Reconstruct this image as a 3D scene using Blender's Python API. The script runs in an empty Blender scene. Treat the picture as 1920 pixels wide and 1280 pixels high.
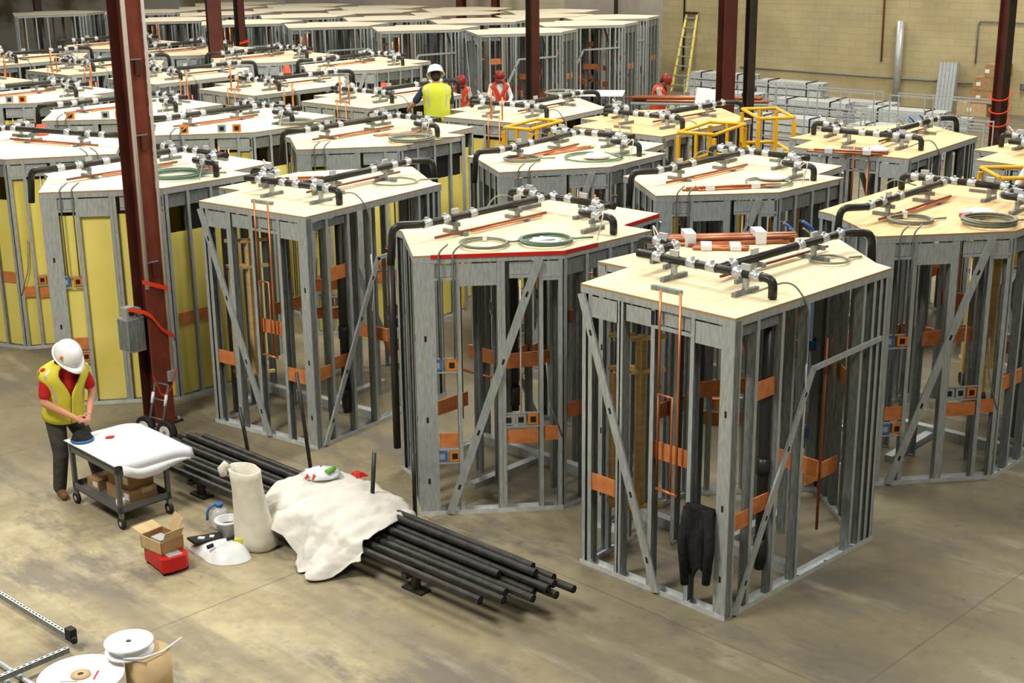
import bpy, math, random
from mathutils import Vector, Matrix, Euler
random.seed(7)
SC = bpy.context.scene
COL = SC.collection
PI = math.pi
def rad(a): return math.radians(a)

# ------------------------------------------------------------------ camera, world, light, exposure
PITCH, ROLL, CAM_H = 0.295711631, -0.0106437995, 5.548425
cam = bpy.data.cameras.new('camera')
cam.sensor_width = 36.0
cam.lens = 36.0 * 2639.04 / 1920.0
cam.clip_end = 300
cam_o = bpy.data.objects.new('camera', cam)
COL.objects.link(cam_o)
cp, sp, cr, sr = math.cos(PITCH), math.sin(PITCH), math.cos(ROLL), math.sin(ROLL)
_fw, _rt, _up = Vector((0, cp, -sp)), Vector((1, 0, 0)), Vector((0, sp, cp))
_r2, _u2 = cr * _rt + sr * _up, -sr * _rt + cr * _up
M = Matrix((_r2, _u2, -_fw)).transposed().to_4x4()
M.translation = (0, 0, CAM_H)
cam_o.matrix_world = M
SC.camera = cam_o

W = bpy.data.worlds.new('world'); SC.world = W
W.use_nodes = True
W.node_tree.nodes['Background'].inputs[0].default_value = (1.0, 0.97, 0.88, 1)
W.node_tree.nodes['Background'].inputs[1].default_value = 0.075

def area(name, x, y, z, sx, sy, power, col=(1, 0.96, 0.86), rot=0):
    l = bpy.data.lights.new(name, 'AREA'); l.shape = 'RECTANGLE'
    l.size, l.size_y, l.energy, l.color = sx, sy, power, col
    o = bpy.data.objects.new(name, l); COL.objects.link(o)
    o.location = (x, y, z); o.rotation_euler = (0, 0, rot)
for (x, y, p) in ((-7, 7.0, 2150), (3.5, 4.5, 850), (-9, 20, 1200), (1, 17, 1150), (10, 15, 850), (-3, 27, 1350), (8, 25, 1300),
                  (-14, 31, 1300), (2, 36, 750), (13, 34, 1500), (-8, 43, 950), (6, 44, 800)):
    area('high_bay_light', x, y, 10.5, 3.0, 3.0, p * .78)

SC.view_settings.view_transform = 'Standard'
SC.view_settings.look = 'None'
SC.view_settings.gamma = 1
SC.view_settings.use_curve_mapping = False
SC.view_settings.exposure = -0.10

# ------------------------------------------------------------------ materials
def new_mat(name, col, rough=0.6, metal=0.0, spec=0.3):
    m = bpy.data.materials.new(name); m.use_nodes = True
    b = m.node_tree.nodes['Principled BSDF']
    b.inputs['Base Color'].default_value = (*col, 1)
    b.inputs['Roughness'].default_value = rough
    b.inputs['Metallic'].default_value = metal
    b.inputs['Specular IOR Level'].default_value = spec
    return m
def nodes(m): return m.node_tree.nodes, m.node_tree.links, m.node_tree.nodes['Principled BSDF']
def noise_mat(name, c1, c2, scale=(1, 1, 1), nscale=5, detail=4, rough=0.6, metal=0.0, lo=0.35, hi=0.65, spec=0.3, coord='Object', rotz=0, bump=0):
    m = new_mat(name, c1, rough, metal, spec); n, l, b = nodes(m)
    tc = n.new('ShaderNodeTexCoord'); mp = n.new('ShaderNodeMapping')
    mp.inputs['Scale'].default_value = scale; mp.inputs['Rotation'].default_value = (0, 0, rotz)
    nz = n.new('ShaderNodeTexNoise'); nz.inputs['Scale'].default_value = nscale; nz.inputs['Detail'].default_value = detail
    cr_ = n.new('ShaderNodeValToRGB')
    cr_.color_ramp.elements[0].position = lo; cr_.color_ramp.elements[1].position = hi
    cr_.color_ramp.elements[0].color = (*c1, 1); cr_.color_ramp.elements[1].color = (*c2, 1)
    l.new(tc.outputs[coord], mp.inputs[0]); l.new(mp.outputs[0], nz.inputs[0]); l.new(nz.outputs['Fac'], cr_.inputs[0])
    l.new(cr_.outputs[0], b.inputs['Base Color'])
    if bump:
        bp = n.new('ShaderNodeBump'); bp.inputs['Strength'].default_value = bump; bp.inputs['Distance'].default_value = 0.02
        l.new(nz.outputs['Fac'], bp.inputs['Height']); l.new(bp.outputs[0], b.inputs['Normal'])
    return m

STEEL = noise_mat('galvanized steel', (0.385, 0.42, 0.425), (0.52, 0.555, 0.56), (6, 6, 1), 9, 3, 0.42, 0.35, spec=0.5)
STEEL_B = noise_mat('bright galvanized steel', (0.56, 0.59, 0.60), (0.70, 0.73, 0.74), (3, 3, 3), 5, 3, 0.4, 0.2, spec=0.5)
STEEL_D = noise_mat('dull and shaded galvanized steel', (0.16, 0.18, 0.178), (0.26, 0.285, 0.28), (6, 6, 1), 9, 3, 0.5, 0.3, spec=0.5)  # besides dull parts, colours stud webs and inner flanges as if in shade
HOLE = new_mat('punched hole', (0.02, 0.02, 0.02), 0.9)
PLY = noise_mat('plywood', (0.68, 0.54, 0.31), (0.80, 0.69, 0.465), (9, 0.9, 2), 2.2, 6, 0.6, 0, 0.30, 0.56)
PLY_W = noise_mat('pale plywood', (0.75, 0.65, 0.46), (0.83, 0.76, 0.60), (9, 0.9, 2), 2.2, 6, 0.6, 0, 0.30, 0.56)
PLY_O = noise_mat('tan plywood', (0.62, 0.40, 0.17), (0.72, 0.53, 0.27), (9, 0.9, 2), 2.2, 6, 0.6, 0, 0.30, 0.58)
PLY_E = new_mat('plywood edge', (0.42, 0.27, 0.13), 0.7)
BLACK = new_mat('black plastic pipe', (0.028, 0.027, 0.024), 0.35)
IRON = noise_mat('black iron pipe', (0.014, 0.014, 0.012), (0.035, 0.033, 0.028), (1, 1, 1), 14, 3, 0.42, 0.0, spec=0.45)
CLAMP = new_mat('stainless coupling band', (0.58, 0.62, 0.65), 0.35, 0.45, 0.5)
COPPER = new_mat('copper tube', (0.60, 0.21, 0.085), 0.35, 0.55, 0.5)
COPPER_D = new_mat('oxidised copper tube', (0.28, 0.085, 0.035), 0.45, 0.4)
ORANGE = noise_mat('orange treated board', (0.55, 0.17, 0.05), (0.68, 0.25, 0.08), (1, 1, 1), 12, 4, 0.7)
YELLOW = noise_mat('yellow sheathing', (0.84, 0.71, 0.16), (0.88, 0.76, 0.21), (1, 1, 1), 3, 4, 0.7)
DARKP = new_mat('plain black', (0.012, 0.012, 0.012), 0.7)
WOOD = noise_mat('pine lumber', (0.50, 0.33, 0.13), (0.60, 0.42, 0.18), (1, 1, 8), 5, 3, 0.7)
BOXBLUE = new_mat('blue electrical box', (0.04, 0.16, 0.42), 0.45)
BOXGREY = new_mat('grey electrical box', (0.42, 0.44, 0.43), 0.4, 0.3)
BOXOR = new_mat('orange electrical box', (0.70, 0.22, 0.03), 0.5)
CABLE = new_mat('grey armoured cable', (0.24, 0.25, 0.20), 0.45, 0.2)
CABLE_G = new_mat('green armoured cable', (0.14, 0.23, 0.17), 0.45, 0.2)
REDTAPE = new_mat('red tape edge', (0.62, 0.02, 0.015), 0.5)
WHITE = new_mat('white plastic', (0.80, 0.81, 0.82), 0.45)
TAG = new_mat('white tag', (0.82, 0.83, 0.84), 0.6)
BLUEHOSE = new_mat('blue tube', (0.05, 0.16, 0.48), 0.4)
SAFETY = new_mat('safety yellow paint', (0.78, 0.42, 0.015), 0.45)
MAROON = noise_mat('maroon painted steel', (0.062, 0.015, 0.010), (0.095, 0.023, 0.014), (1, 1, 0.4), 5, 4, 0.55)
MAROON_L = noise_mat('lit maroon painted steel', (0.15, 0.032, 0.017), (0.21, 0.046, 0.024), (1, 1, 0.5), 8, 4, 0.6)  # lighter copy for the near column's face, its sides darker as painted shade
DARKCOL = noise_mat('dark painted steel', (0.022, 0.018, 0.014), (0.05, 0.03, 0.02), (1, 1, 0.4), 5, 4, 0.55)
CONDUIT = new_mat('pale conduit', (0.70, 0.67, 0.62), 0.45, 0.2)
TAPE = new_mat('orange red ribbon', (0.80, 0.055, 0.012), 0.5)
CARD = noise_mat('cardboard', (0.33, 0.19, 0.085), (0.40, 0.245, 0.115), (1, 1, 1), 7, 3, 0.85)
CARD_L = noise_mat('pale cardboard', (0.46, 0.33, 0.17), (0.55, 0.40, 0.22), (1, 1, 1), 7, 3, 0.85)
CART = new_mat('dark grey cart steel', (0.13, 0.135, 0.14), 0.45, 0.3)
RUBBER = new_mat('black rubber', (0.02, 0.02, 0.02), 0.7)
PAPER = new_mat('white paper', (0.80, 0.82, 0.86), 0.6)
CANVAS = noise_mat('canvas', (0.62, 0.59, 0.49), (0.71, 0.68, 0.58), (1, 1, 1), 9, 4, 0.85, bump=0.15)
CLOTH = noise_mat('white cloth', (0.66, 0.64, 0.58), (0.74, 0.72, 0.66), (1, 1, 1), 6, 4, 0.9, bump=0.2)
PLASTICBAG = new_mat('white plastic bag', (0.74, 0.76, 0.78), 0.35)
RED = new_mat('red plastic', (0.52, 0.012, 0.012), 0.4)
GREEN = new_mat('green print', (0.16, 0.42, 0.06), 0.5)
CLEAR = new_mat('translucent bucket plastic', (0.55, 0.56, 0.56), 0.3)
SKIN = new_mat('skin', (0.56, 0.27, 0.17), 0.5)
SKIN_D = new_mat('tanned skin', (0.36, 0.15, 0.09), 0.5)
HAIR = new_mat('dark hair', (0.03, 0.02, 0.015), 0.8)
VESTY = new_mat('yellow vest fabric', (0.66, 0.60, 0.05), 0.7)
VESTLIME = new_mat('lime vest fabric', (0.60, 0.66, 0.05), 0.7)
VESTO = new_mat('orange vest fabric', (0.62, 0.06, 0.02), 0.7)
REFL = new_mat('silver reflective band', (0.50, 0.50, 0.46), 0.4, 0.2)
SHIRTR = new_mat('red shirt', (0.46, 0.014, 0.012), 0.8)
SHIRTN = new_mat('navy shirt', (0.03, 0.05, 0.11), 0.8)
SHIRTW = new_mat('white shirt', (0.70, 0.70, 0.72), 0.8)
SHIRTG = new_mat('grey shirt', (0.42, 0.38, 0.33), 0.8)
JEANS = noise_mat('dark trousers', (0.040, 0.040, 0.036), (0.065, 0.062, 0.052), (1, 1, 1), 14, 3, 0.85)
BOOT = new_mat('brown boot leather', (0.16, 0.08, 0.035), 0.7)
HATW = new_mat('white helmet', (0.80, 0.81, 0.82), 0.3)
HATR = new_mat('red helmet', (0.26, 0.025, 0.018), 0.4)
JACKET = noise_mat('black jacket fabric', (0.010, 0.010, 0.010), (0.022, 0.022, 0.022), (1, 1, 1), 20, 3, 0.9)
CORR = noise_mat('pale panel wall', (0.52, 0.49, 0.41), (0.58, 0.54, 0.46), (1, 1, 1), 2, 3, 0.7)

def floor_mat():
    m = new_mat('stained concrete floor', (0.4, 0.35, 0.25), 0.62); n, l, b = nodes(m)
    b.inputs['Specular IOR Level'].default_value = 0.22
    tc = n.new('ShaderNodeTexCoord')
    def nz(scale, rot, ns, det, lo, hi, rough=0.55):
        m0 = n.new('ShaderNodeMapping'); m0.inputs['Rotation'].default_value = (0, 0, rot)
        mp = n.new('ShaderNodeMapping'); mp.inputs['Scale'].default_value = scale
        t = n.new('ShaderNodeTexNoise'); t.inputs['Scale'].default_value = ns; t.inputs['Detail'].default_value = det; t.inputs['Roughness'].default_value = rough
        r = n.new('ShaderNodeMapRange'); r.inputs['From Min'].default_value = lo; r.inputs['From Max'].default_value = hi
        l.new(tc.outputs['Object'], m0.inputs[0]); l.new(m0.outputs[0], mp.inputs[0]); l.new(mp.outputs[0], t.inputs[0]); l.new(t.outputs['Fac'], r.inputs['Value'])
        return r.outputs[0]
    def mix(a, c, fac):
        x = n.new('ShaderNodeMix'); x.data_type = 'RGBA'
        if isinstance(a, tuple): x.inputs['A'].default_value = (*a, 1)
        else: l.new(a, x.inputs['A'])
        x.inputs['B'].default_value = (*c, 1)
        l.new(fac, x.inputs['Factor']); return x.outputs['Result']
    def mul(a, k):
        x = n.new('ShaderNodeMath'); x.operation = 'MULTIPLY'; x.use_clamp = True; l.new(a, x.inputs[0])
        if isinstance(k, (int, float)): x.inputs[1].default_value = k
        else: l.new(k, x.inputs[1])
        return x.outputs[0]
    base = mix((0.32, 0.265, 0.155), (0.48, 0.41, 0.255), nz((1, 1, 1), 0, 0.55, 6, 0.36, 0.62))
    # paler left, darker right and back: shade under the pods painted into the colour
    sep = n.new('ShaderNodeSeparateXYZ'); l.new(tc.outputs['Object'], sep.inputs[0])
    g = n.new('ShaderNodeMapRange'); g.inputs['From Min'].default_value = -1.2; g.inputs['From Max'].default_value = 1.0
    l.new(sep.outputs['X'], g.inputs['Value'])
    c = mix(base, (0.165, 0.145, 0.10), mul(g.outputs[0], 0.68))
    g2 = n.new('ShaderNodeMapRange'); g2.inputs['From Min'].default_value = 12.6; g2.inputs['From Max'].default_value = 14.0
    l.new(sep.outputs['Y'], g2.inputs['Value'])
    c = mix(c, (0.165, 0.14, 0.085), mul(g2.outputs[0], 0.66))
    streak = nz((0.16, 1.7, 1), rad(45), 1.1, 5, 0.50, 0.66)
    c = mix(c, (0.15, 0.135, 0.11), mul(streak, 0.6))
    blot = nz((0.45, 1, 1), rad(45), 1.35, 7, 0.51, 0.61, 0.70)
    c = mix(c, (0.16, 0.145, 0.125), mul(blot, 0.8))
    lite = nz((0.35, 1.3, 1), rad(45), 2.3, 5, 0.57, 0.70)
    c = mix(c, (0.50, 0.45, 0.34), mul(lite, 0.42))
    specks = nz((1, 1, 1), 0, 11, 3, 0.66, 0.74)
    c = mix(c, (0.10, 0.09, 0.07), mul(specks, 0.5))
    mott = nz((1, 1, 1), 0, 5.5, 6, 0.40, 0.62, 0.7)
    c = mix(c, (0.145, 0.122, 0.085), mul(mott, 0.30))
    # sawn joints on the diagonal grid
    mp = n.new('ShaderNodeMapping'); mp.inputs['Rotation'].default_value = (0, 0, rad(45)); l.new(tc.outputs['Object'], mp.inputs[0])
    s2 = n.new('ShaderNodeSeparateXYZ'); l.new(mp.outputs[0], s2.inputs[0])
    for ax, off in (('X', 1.35), ('Y', 2.2)):
        a = n.new('ShaderNodeMath'); a.operation = 'ADD'; a.inputs[1].default_value = off + 100; l.new(s2.outputs[ax], a.inputs[0])
        d = n.new('ShaderNodeMath'); d.operation = 'MODULO'; d.inputs[1].default_value = 4.6; l.new(a.outputs[0], d.inputs[0])
        e = n.new('ShaderNodeMath'); e.operation = 'LESS_THAN'; e.inputs[1].default_value = 0.016; l.new(d.outputs[0], e.inputs[0])
        c = mix(c, (0.12, 0.11, 0.09), mul(e.outputs[0], 0.6))
    l.new(c, b.inputs['Base Color'])
    return m
FLOOR = floor_mat()

def block_mat(name, c1, c2, mortar, bw=0.4, bh=0.2):
    m = new_mat(name, c1, 0.85); n, l, b = nodes(m)
    tc = n.new('ShaderNodeTexCoord'); mp = n.new('ShaderNodeMapping'); mp.inputs['Rotation'].default_value = (rad(90), 0, 0)
    br = n.new('ShaderNodeTexBrick'); br.inputs['Scale'].default_value = 1
    br.inputs['Brick Width'].default_value = bw; br.inputs['Row Height'].default_value = bh; br.inputs['Mortar Size'].default_value = 0.012
    br.inputs['Color1'].default_value = (*c1, 1); br.inputs['Color2'].default_value = (*c2, 1); br.inputs['Mortar'].default_value = (*mortar, 1)
    nz = n.new('ShaderNodeTexNoise'); nz.inputs['Scale'].default_value = 0.7; nz.inputs['Detail'].default_value = 6
    mx = n.new('ShaderNodeMix'); mx.data_type = 'RGBA'; mx.blend_type = 'MULTIPLY'; mx.inputs['Factor'].default_value = 0.6
    rp = n.new('ShaderNodeMapRange'); rp.inputs['From Min'].default_value = 0.3; rp.inputs['From Max'].default_value = 0.7; rp.inputs['To Min'].default_value = 0.62; rp.inputs['To Max'].default_value = 1.1
    l.new(tc.outputs['Object'], mp.inputs[0]); l.new(mp.outputs[0], br.inputs[0]); l.new(tc.outputs['Object'], nz.inputs[0])
    l.new(nz.outputs['Fac'], rp.inputs['Value']); l.new(br.outputs['Color'], mx.inputs['A']); l.new(rp.outputs[0], mx.inputs['B'])
    l.new(mx.outputs['Result'], b.inputs['Base Color'])
    return m
BLOCK = block_mat('yellowish block wall', (0.50, 0.42, 0.235), (0.47, 0.39, 0.215), (0.43, 0.36, 0.20))
BRICKP = block_mat('pinkish brick wall', (0.55, 0.43, 0.33), (0.50, 0.39, 0.29), (0.53, 0.46, 0.37), 0.25, 0.09)
CREAMW = block_mat('cream block wall', (0.62, 0.56, 0.39), (0.58, 0.52, 0.36), (0.54, 0.49, 0.33))
GREYW = block_mat('grey block wall', (0.46, 0.41, 0.345), (0.43, 0.38, 0.32), (0.44, 0.40, 0.34))
CONCW = noise_mat('stained plaster wall', (0.27, 0.20, 0.12), (0.64, 0.60, 0.52), (0.5, 0.5, 0.6), 0.75, 5, 0.9, 0, 0.42, 0.54)

# ------------------------------------------------------------------ mesh helpers
class MB:
    def __init__(s): s.v, s.f, s.m, s.sm, s.mats = [], [], [], [], []
    def mi(s, mat):
        if mat not in s.mats: s.mats.append(mat)
        return s.mats.index(mat)
    def add(s, vs, fs, mat=None, smooth=False):
        o = len(s.v); s.v += [tuple(v) for v in vs]; k = s.mi(mat)
        for f in fs: s.f.append(tuple(o + i for i in f)); s.m.append(k); s.sm.append(smooth)
        return s
    def box(s, x0, x1, y0, y1, z0, z1, mat=None):
        vs = [(x, y, z) for z in (z0, z1) for y in (y0, y1) for x in (x0, x1)]
        return s.add(vs, [(0, 2, 3, 1), (4, 5, 7, 6), (0, 1, 5, 4), (2, 6, 7, 3), (0, 4, 6, 2), (1, 3, 7, 5)], mat)
    def bar(s, a, b, w, h, mat=None, up=(0, 0, 1)):
        """rectangular bar from a to b; w across, h along up"""
        a, b = Vector(a), Vector(b); d = (b - a).normalized(); u = Vector(up)
        if abs(d.dot(u)) > 0.99: u = Vector((0, 1, 0))
        r = d.cross(u).normalized(); u = r.cross(d).normalized()
        vs = [p + r * (sx * w / 2) + u * (sz * h / 2) for p in (a, b) for sx, sz in ((-1, -1), (1, -1), (1, 1), (-1, 1))]
        return s.add(vs, [(0, 1, 2, 3), (7, 6, 5, 4), (0, 4, 5, 1), (1, 5, 6, 2), (2, 6, 7, 3), (3, 7, 4, 0)], mat)
    def tube(s, pts, r, mat=None, n=8, caps=True, closed=False):
        pts = [Vector(p) for p in pts]; N = len(pts); rs = r if isinstance(r, (list, tuple)) else [r] * N
        ref = None; vs = []
        for i, p in enumerate(pts):
            if closed: d = (pts[(i + 1) % N] - pts[i - 1]).normalized()
            elif i == 0: d = (pts[1] - p).normalized()
            elif i == N - 1: d = (p - pts[i - 1]).normalized()
            else: d = ((pts[i + 1] - p).normalized() + (p - pts[i - 1]).normalized()).normalized()
            if ref is None:
                ref = Vector((0, 0, 1)) if abs(d.z) < 0.9 else Vector((1, 0, 0))
            x = (ref - d * ref.dot(d)).normalized(); y = d.cross(x); ref = x
            vs += [p + (x * math.cos(2 * PI * k / n) + y * math.sin(2 * PI * k / n)) * rs[i] for k in range(n)]
        fs = []
        for i in range(N if closed else N - 1):
            a, b = i * n, ((i + 1) % N) * n
            fs += [(a + k, a + (k + 1) % n, b + (k + 1) % n, b + k) for k in range(n)]
        s.add(vs, fs, mat, True)
        if caps and not closed:
            o = len(s.v) - len(vs)
            k = s.mi(mat)
            s.f.append(tuple(o + i for i in reversed(range(n)))); s.m.append(k); s.sm.append(False)
            s.f.append(tuple(o + (N - 1) * n + i for i in range(n))); s.m.append(k); s.sm.append(False)
        return s
    def lathe(s, prof, mat=None, n=24, c=(0, 0, 0), smooth=True):
        vs = []; N = len(prof)
        for r, z in prof: vs += [(c[0] + r * math.cos(2 * PI * k / n), c[1] + r * math.sin(2 * PI * k / n), c[2] + z) for k in range(n)]
        fs = []
        for i in range(N - 1): fs += [(i * n + k, i * n + (k + 1) % n, (i + 1) * n + (k + 1) % n, (i + 1) * n + k) for k in range(n)]
        return s.add(vs, fs, mat, smooth)
    def prism(s, poly, z0, z1, mat=None, side=None):
        n = len(poly)
        vs = [(x, y, z0) for x, y in poly] + [(x, y, z1) for x, y in poly]
        s.add(vs, [tuple(reversed(range(n))), tuple(range(n, 2 * n))], mat)
        s.add(vs, [(i, (i + 1) % n, n + (i + 1) % n, n + i) for i in range(n)], side or mat)
        return s
    def mesh(s, name):
        me = bpy.data.meshes.new(name); me.from_pydata(s.v, [], s.f)
        for m in s.mats: me.materials.append(m)
        me.polygons.foreach_set('material_index', s.m); me.polygons.foreach_set('use_smooth', s.sm); me.update()
        return me
    def obj(s, name, parent=None, loc=None, rot=0):
        return link(name, s.mesh(name), parent, loc, rot)

def link(name, data, parent=None, loc=None, rot=0):
    o = bpy.data.objects.new(name, data); COL.objects.link(o)
    if parent is not None: o.parent = parent
    if loc is not None: o.location = loc
    o.rotation_euler = (0, 0, rot) if isinstance(rot, (int, float)) else rot
    return o
def tag(o, label, cat, group=None):
    o['label'] = label; o['category'] = cat
    if group: o['group'] = group
    return o
def struct(o): o['kind'] = 'structure'; return o
def thing(name, label, cat, loc=(0, 0, 0), rot=0, group=None):
    return tag(link(name, None, None, loc, rot), label, cat, group)
def arc(c, r, a0, a1, n, z=None, ax='xy'):
    out = []
    for i in range(n + 1):
        a = a0 + (a1 - a0) * i / n
        if ax == 'xy': out.append((c[0] + r * math.cos(a), c[1] + r * math.sin(a), c[2]))
        else: out.append((c[0] + r * math.cos(a), c[1], c[2] + r * math.sin(a)))
    return out
def bend(pts, r=0.1, n=5):
    """round the corners of a polyline"""
    pts = [Vector(p) for p in pts]; out = [pts[0]]
    for i in range(1, len(pts) - 1):
        a, b, c = pts[i - 1], pts[i], pts[i + 1]
        d1, d2 = (a - b), (c - b); k = min(r, d1.length * 0.45, d2.length * 0.45)
        p, q = b + d1.normalized() * k, b + d2.normalized() * k
        for j in range(n + 1):
            t = j / n; out.append(p * (1 - t) ** 2 + b * 2 * t * (1 - t) + q * t * t)
    out.append(pts[-1]); return out

# ------------------------------------------------------------------ setting
fl = MB(); fl.add([(-45, -5, 0), (45, -5, 0), (45, 90, 0), (-45, 90, 0)], [(0, 1, 2, 3)], FLOOR)
struct(fl.obj('floor'))
def wall(name, a, b, h, mat, th=0.3):
    a, b = Vector(a), Vector(b); d = b - a; L = d.length; w = MB(); w.box(0, L, 0, th, 0, h, mat)
    return struct(w.obj(name, None, (a.x, a.y, 0), math.atan2(d.y, d.x)))
CORNER = (5.0, 46.75)
wall('wall_right', CORNER, (30.0, 26.5), 10, BLOCK)
u = Vector((-0.866, 0.5))
def bp(t): return (CORNER[0] + u.x * t, CORNER[1] + u.y * t)
segs = [(0, 3.6, GREYW), (3.6, 6.2, CREAMW), (6.2, 10.6, BRICKP), (10.6, 15.5, GREYW), (15.5, 19.0, CORR), (19.0, 34, CONCW)]
for i, (t0, t1, m_) in enumerate(segs):
    wall('wall_back' if i == 0 else 'wall_back_panel', bp(t1), bp(t0), 10, m_)

def h_column(name, label, x, y, rot, wf, d, h, m_face, m_side, base=True):
    """H section steel column, flange faces along local -y / +y"""
    t = thing(name, label, 'column', (x, y, 0), rot, 'steel roof columns')
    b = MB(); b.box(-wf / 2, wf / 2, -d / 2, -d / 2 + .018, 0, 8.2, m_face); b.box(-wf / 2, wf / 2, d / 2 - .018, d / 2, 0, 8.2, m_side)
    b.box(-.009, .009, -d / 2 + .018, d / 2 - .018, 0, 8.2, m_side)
    b.obj('shaft', t)
    if base:
        p = MB(); p.box(-wf * .75, wf * .75, -d * .75, d * .75, 0, .025, m_side)
        for sx in (-1, 1):
            for sy in (-1, 1): p.lathe([(0, .06), (.02, .06), (.02, .025)], STEEL_D, 6, (sx * wf * .62, sy * d * .62, 0))
        p.obj('base_plate', t)
    return t
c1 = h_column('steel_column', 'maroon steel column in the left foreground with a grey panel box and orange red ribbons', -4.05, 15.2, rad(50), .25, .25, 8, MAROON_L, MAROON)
q = MB(); q.tube([(-.115, -.150, 1.62), (-.115, -.150, 8.1)], .024, CONDUIT); q.obj('conduit', c1)['label'] = 'pale vertical conduit'
q = MB(); q.tube([(.135, -.145, .55), (.135, -.145, 8.1)], .018, CONDUIT); q.obj('conduit', c1)['label'] = 'pale vertical conduit'
for z in (1.9, 3.3, 4.1):
    q = MB(); q.box(-.10, .06, -.15, -.13, z, z + .012, STEEL_D); q.box(-.02, .06, -.15, -.13, z - .16, z, MAROON); q.obj('bracket', c1)
# panel box, built on the column's left side
pb = MB(); pb.box(-.36, -.135, -.06, .12, .93, 1.30, BOXGREY); g = pb.obj('panel_box', c1); g['label'] = 'grey electrical panel box'
q = MB(); q.box(-.35, -.145, -.066, -.06, .945, 1.285, STEEL_D); q.box(-.366, -.36, -.05, .11, .945, 1.285, STEEL_D); q.obj('door', g)
q = MB(); q.box(-.345, -.23, -.05, .06, 1.302, 1.43, BOXGREY); q.box(-.20, -.15, -.05, .06, 1.302, 1.40, STEEL_D); q.tube([(-.288, -.048, 1.37), (-.288, -.07, 1.37)], .035, RUBBER, 10); q.obj('outlet_box', c1)
q = MB(); q.box(-.30, -.12, -.04, .08, .905, .93, CONDUIT); q.obj('bracket_shelf', c1)
q = MB(); q.box(.06, .17, -.17, -.13, .50, .62, BOXGREY); q.obj('outlet_box', c1)
def ribbon(pts, w, name='ribbon'):
    b = MB(); pts = bend(pts, .12, 4)
    for i in range(len(pts) - 1):
        p, q_ = Vector(pts[i]), Vector(pts[i + 1]); hz = Vector((0, 0, w / 2))
        b.add([p - hz, q_ - hz, q_ + hz, p + hz, p - hz + Vector((0, .004, 0)), q_ - hz + Vector((0, .004, 0)), q_ + hz + Vector((0, .004, 0)), p + hz + Vector((0, .004, 0))], [(0, 1, 2, 3), (7, 6, 5, 4), (3, 2, 6, 7), (0, 4, 5, 1)], TAPE)
    o = b.obj(name, c1); o['label'] = 'orange red ribbon'
ribbon([(-.19, -.17, 1.72), (.14, -.17, 1.58)], .05)
ribbon([(-.33, -.08, 1.42), (-.14, -.17, 1.36), (.02, -.18, 1.12), (.17, -.17, 1.02)], .045)
ribbon([(-.15, -.17, .62), (-.08, -.20, .36), (.05, -.20, .42), (.17, -.18, .66)], .03)

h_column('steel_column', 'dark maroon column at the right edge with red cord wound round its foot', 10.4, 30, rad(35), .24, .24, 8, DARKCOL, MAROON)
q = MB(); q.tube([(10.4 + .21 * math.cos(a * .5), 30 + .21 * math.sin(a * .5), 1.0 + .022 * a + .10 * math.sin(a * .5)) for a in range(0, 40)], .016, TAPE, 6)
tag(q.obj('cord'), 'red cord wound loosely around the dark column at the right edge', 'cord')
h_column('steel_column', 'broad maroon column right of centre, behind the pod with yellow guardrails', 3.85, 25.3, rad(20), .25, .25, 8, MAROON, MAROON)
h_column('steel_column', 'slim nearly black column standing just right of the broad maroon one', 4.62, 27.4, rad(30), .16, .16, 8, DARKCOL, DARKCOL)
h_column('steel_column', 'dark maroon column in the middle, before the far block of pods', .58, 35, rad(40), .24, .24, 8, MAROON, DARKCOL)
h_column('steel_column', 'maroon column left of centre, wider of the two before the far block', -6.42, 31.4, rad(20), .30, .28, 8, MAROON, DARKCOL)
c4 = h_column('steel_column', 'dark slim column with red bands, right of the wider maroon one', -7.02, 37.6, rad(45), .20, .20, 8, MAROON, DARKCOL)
for z in (1.75, 2.35):
    q = MB(); q.bar((-.16, -.16, z), (.16, -.16, z + .06), .012, .06, TAPE); q.obj('ribbon', c4)
h_column('steel_column', 'brown column at the stained wall in the top left corner', -16.29, 50, rad(30), .24, .24, 8, DARKCOL, MAROON)
for (x, y, w, lab) in ((-1.62, 49.5, .26, 'maroon wall column behind the far block, left of the tan one'), (-.44, 49.0, .22, 'tan brown wall column behind the far block, right of the maroon one'), (3.5, 47.0, .10, 'thin dark pipe column on the grey wall near the corner')):
    h_column('steel_column', lab, x, y, rad(-30), w, w, 8, DARKCOL if w < .2 else MAROON, MAROON)

WD = Vector((0.777, -0.629))      # along the right wall
WN = Vector((-0.629, -0.777))     # out from it
def wp(t, off, z): return (CORNER[0] + WD.x * t + WN.x * off, CORNER[1] + WD.y * t + WN.y * off, z)
def t_of(x): return (x - CORNER[0]) / WD.x
q = MB(); q.tube([wp(t_of(7.3), .05, .82), wp(t_of(13.2), .05, .80)], .025, STEEL_D, 6)
for t in (9.9, 10.7, 11.9): q.box(wp(t, .05, 0)[0] - .07, wp(t, .05, 0)[0] + .07, wp(t, .05, 0)[1] - .07, wp(t, .05, 0)[1] + .07, .74, .88, STEEL_D)
tag(q.obj('wall_conduit'), 'thin grey conduit with boxes running along the yellow block wall', 'conduit')
q = MB(); q.tube([wp(t_of(11.4), .14, 0), wp(t_of(11.4), .14, 2.45)], .11, STEEL, 12); tag(q.obj('wall_pipe'), 'grey round standpipe against the yellow block wall', 'pipe')
q = MB(); q.tube([wp(t_of(10.95), .03, 1.25), wp(t_of(10.9), .03, 8)], .025, COPPER_D, 6); tag(q.obj('wall_conduit'), 'thin rusty red pipe running up the yellow block wall', 'pipe')
q = MB(); q.tube(bend([wp(t_of(13.15), .05, 1.35), wp(t_of(13.15), .05, 2.52), wp(t_of(16), .05, 2.52)], .08), .022, STEEL_D, 6); tag(q.obj('wall_conduit'), 'bent grey conduit on the wall above the stacked cartons', 'conduit')
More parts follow.
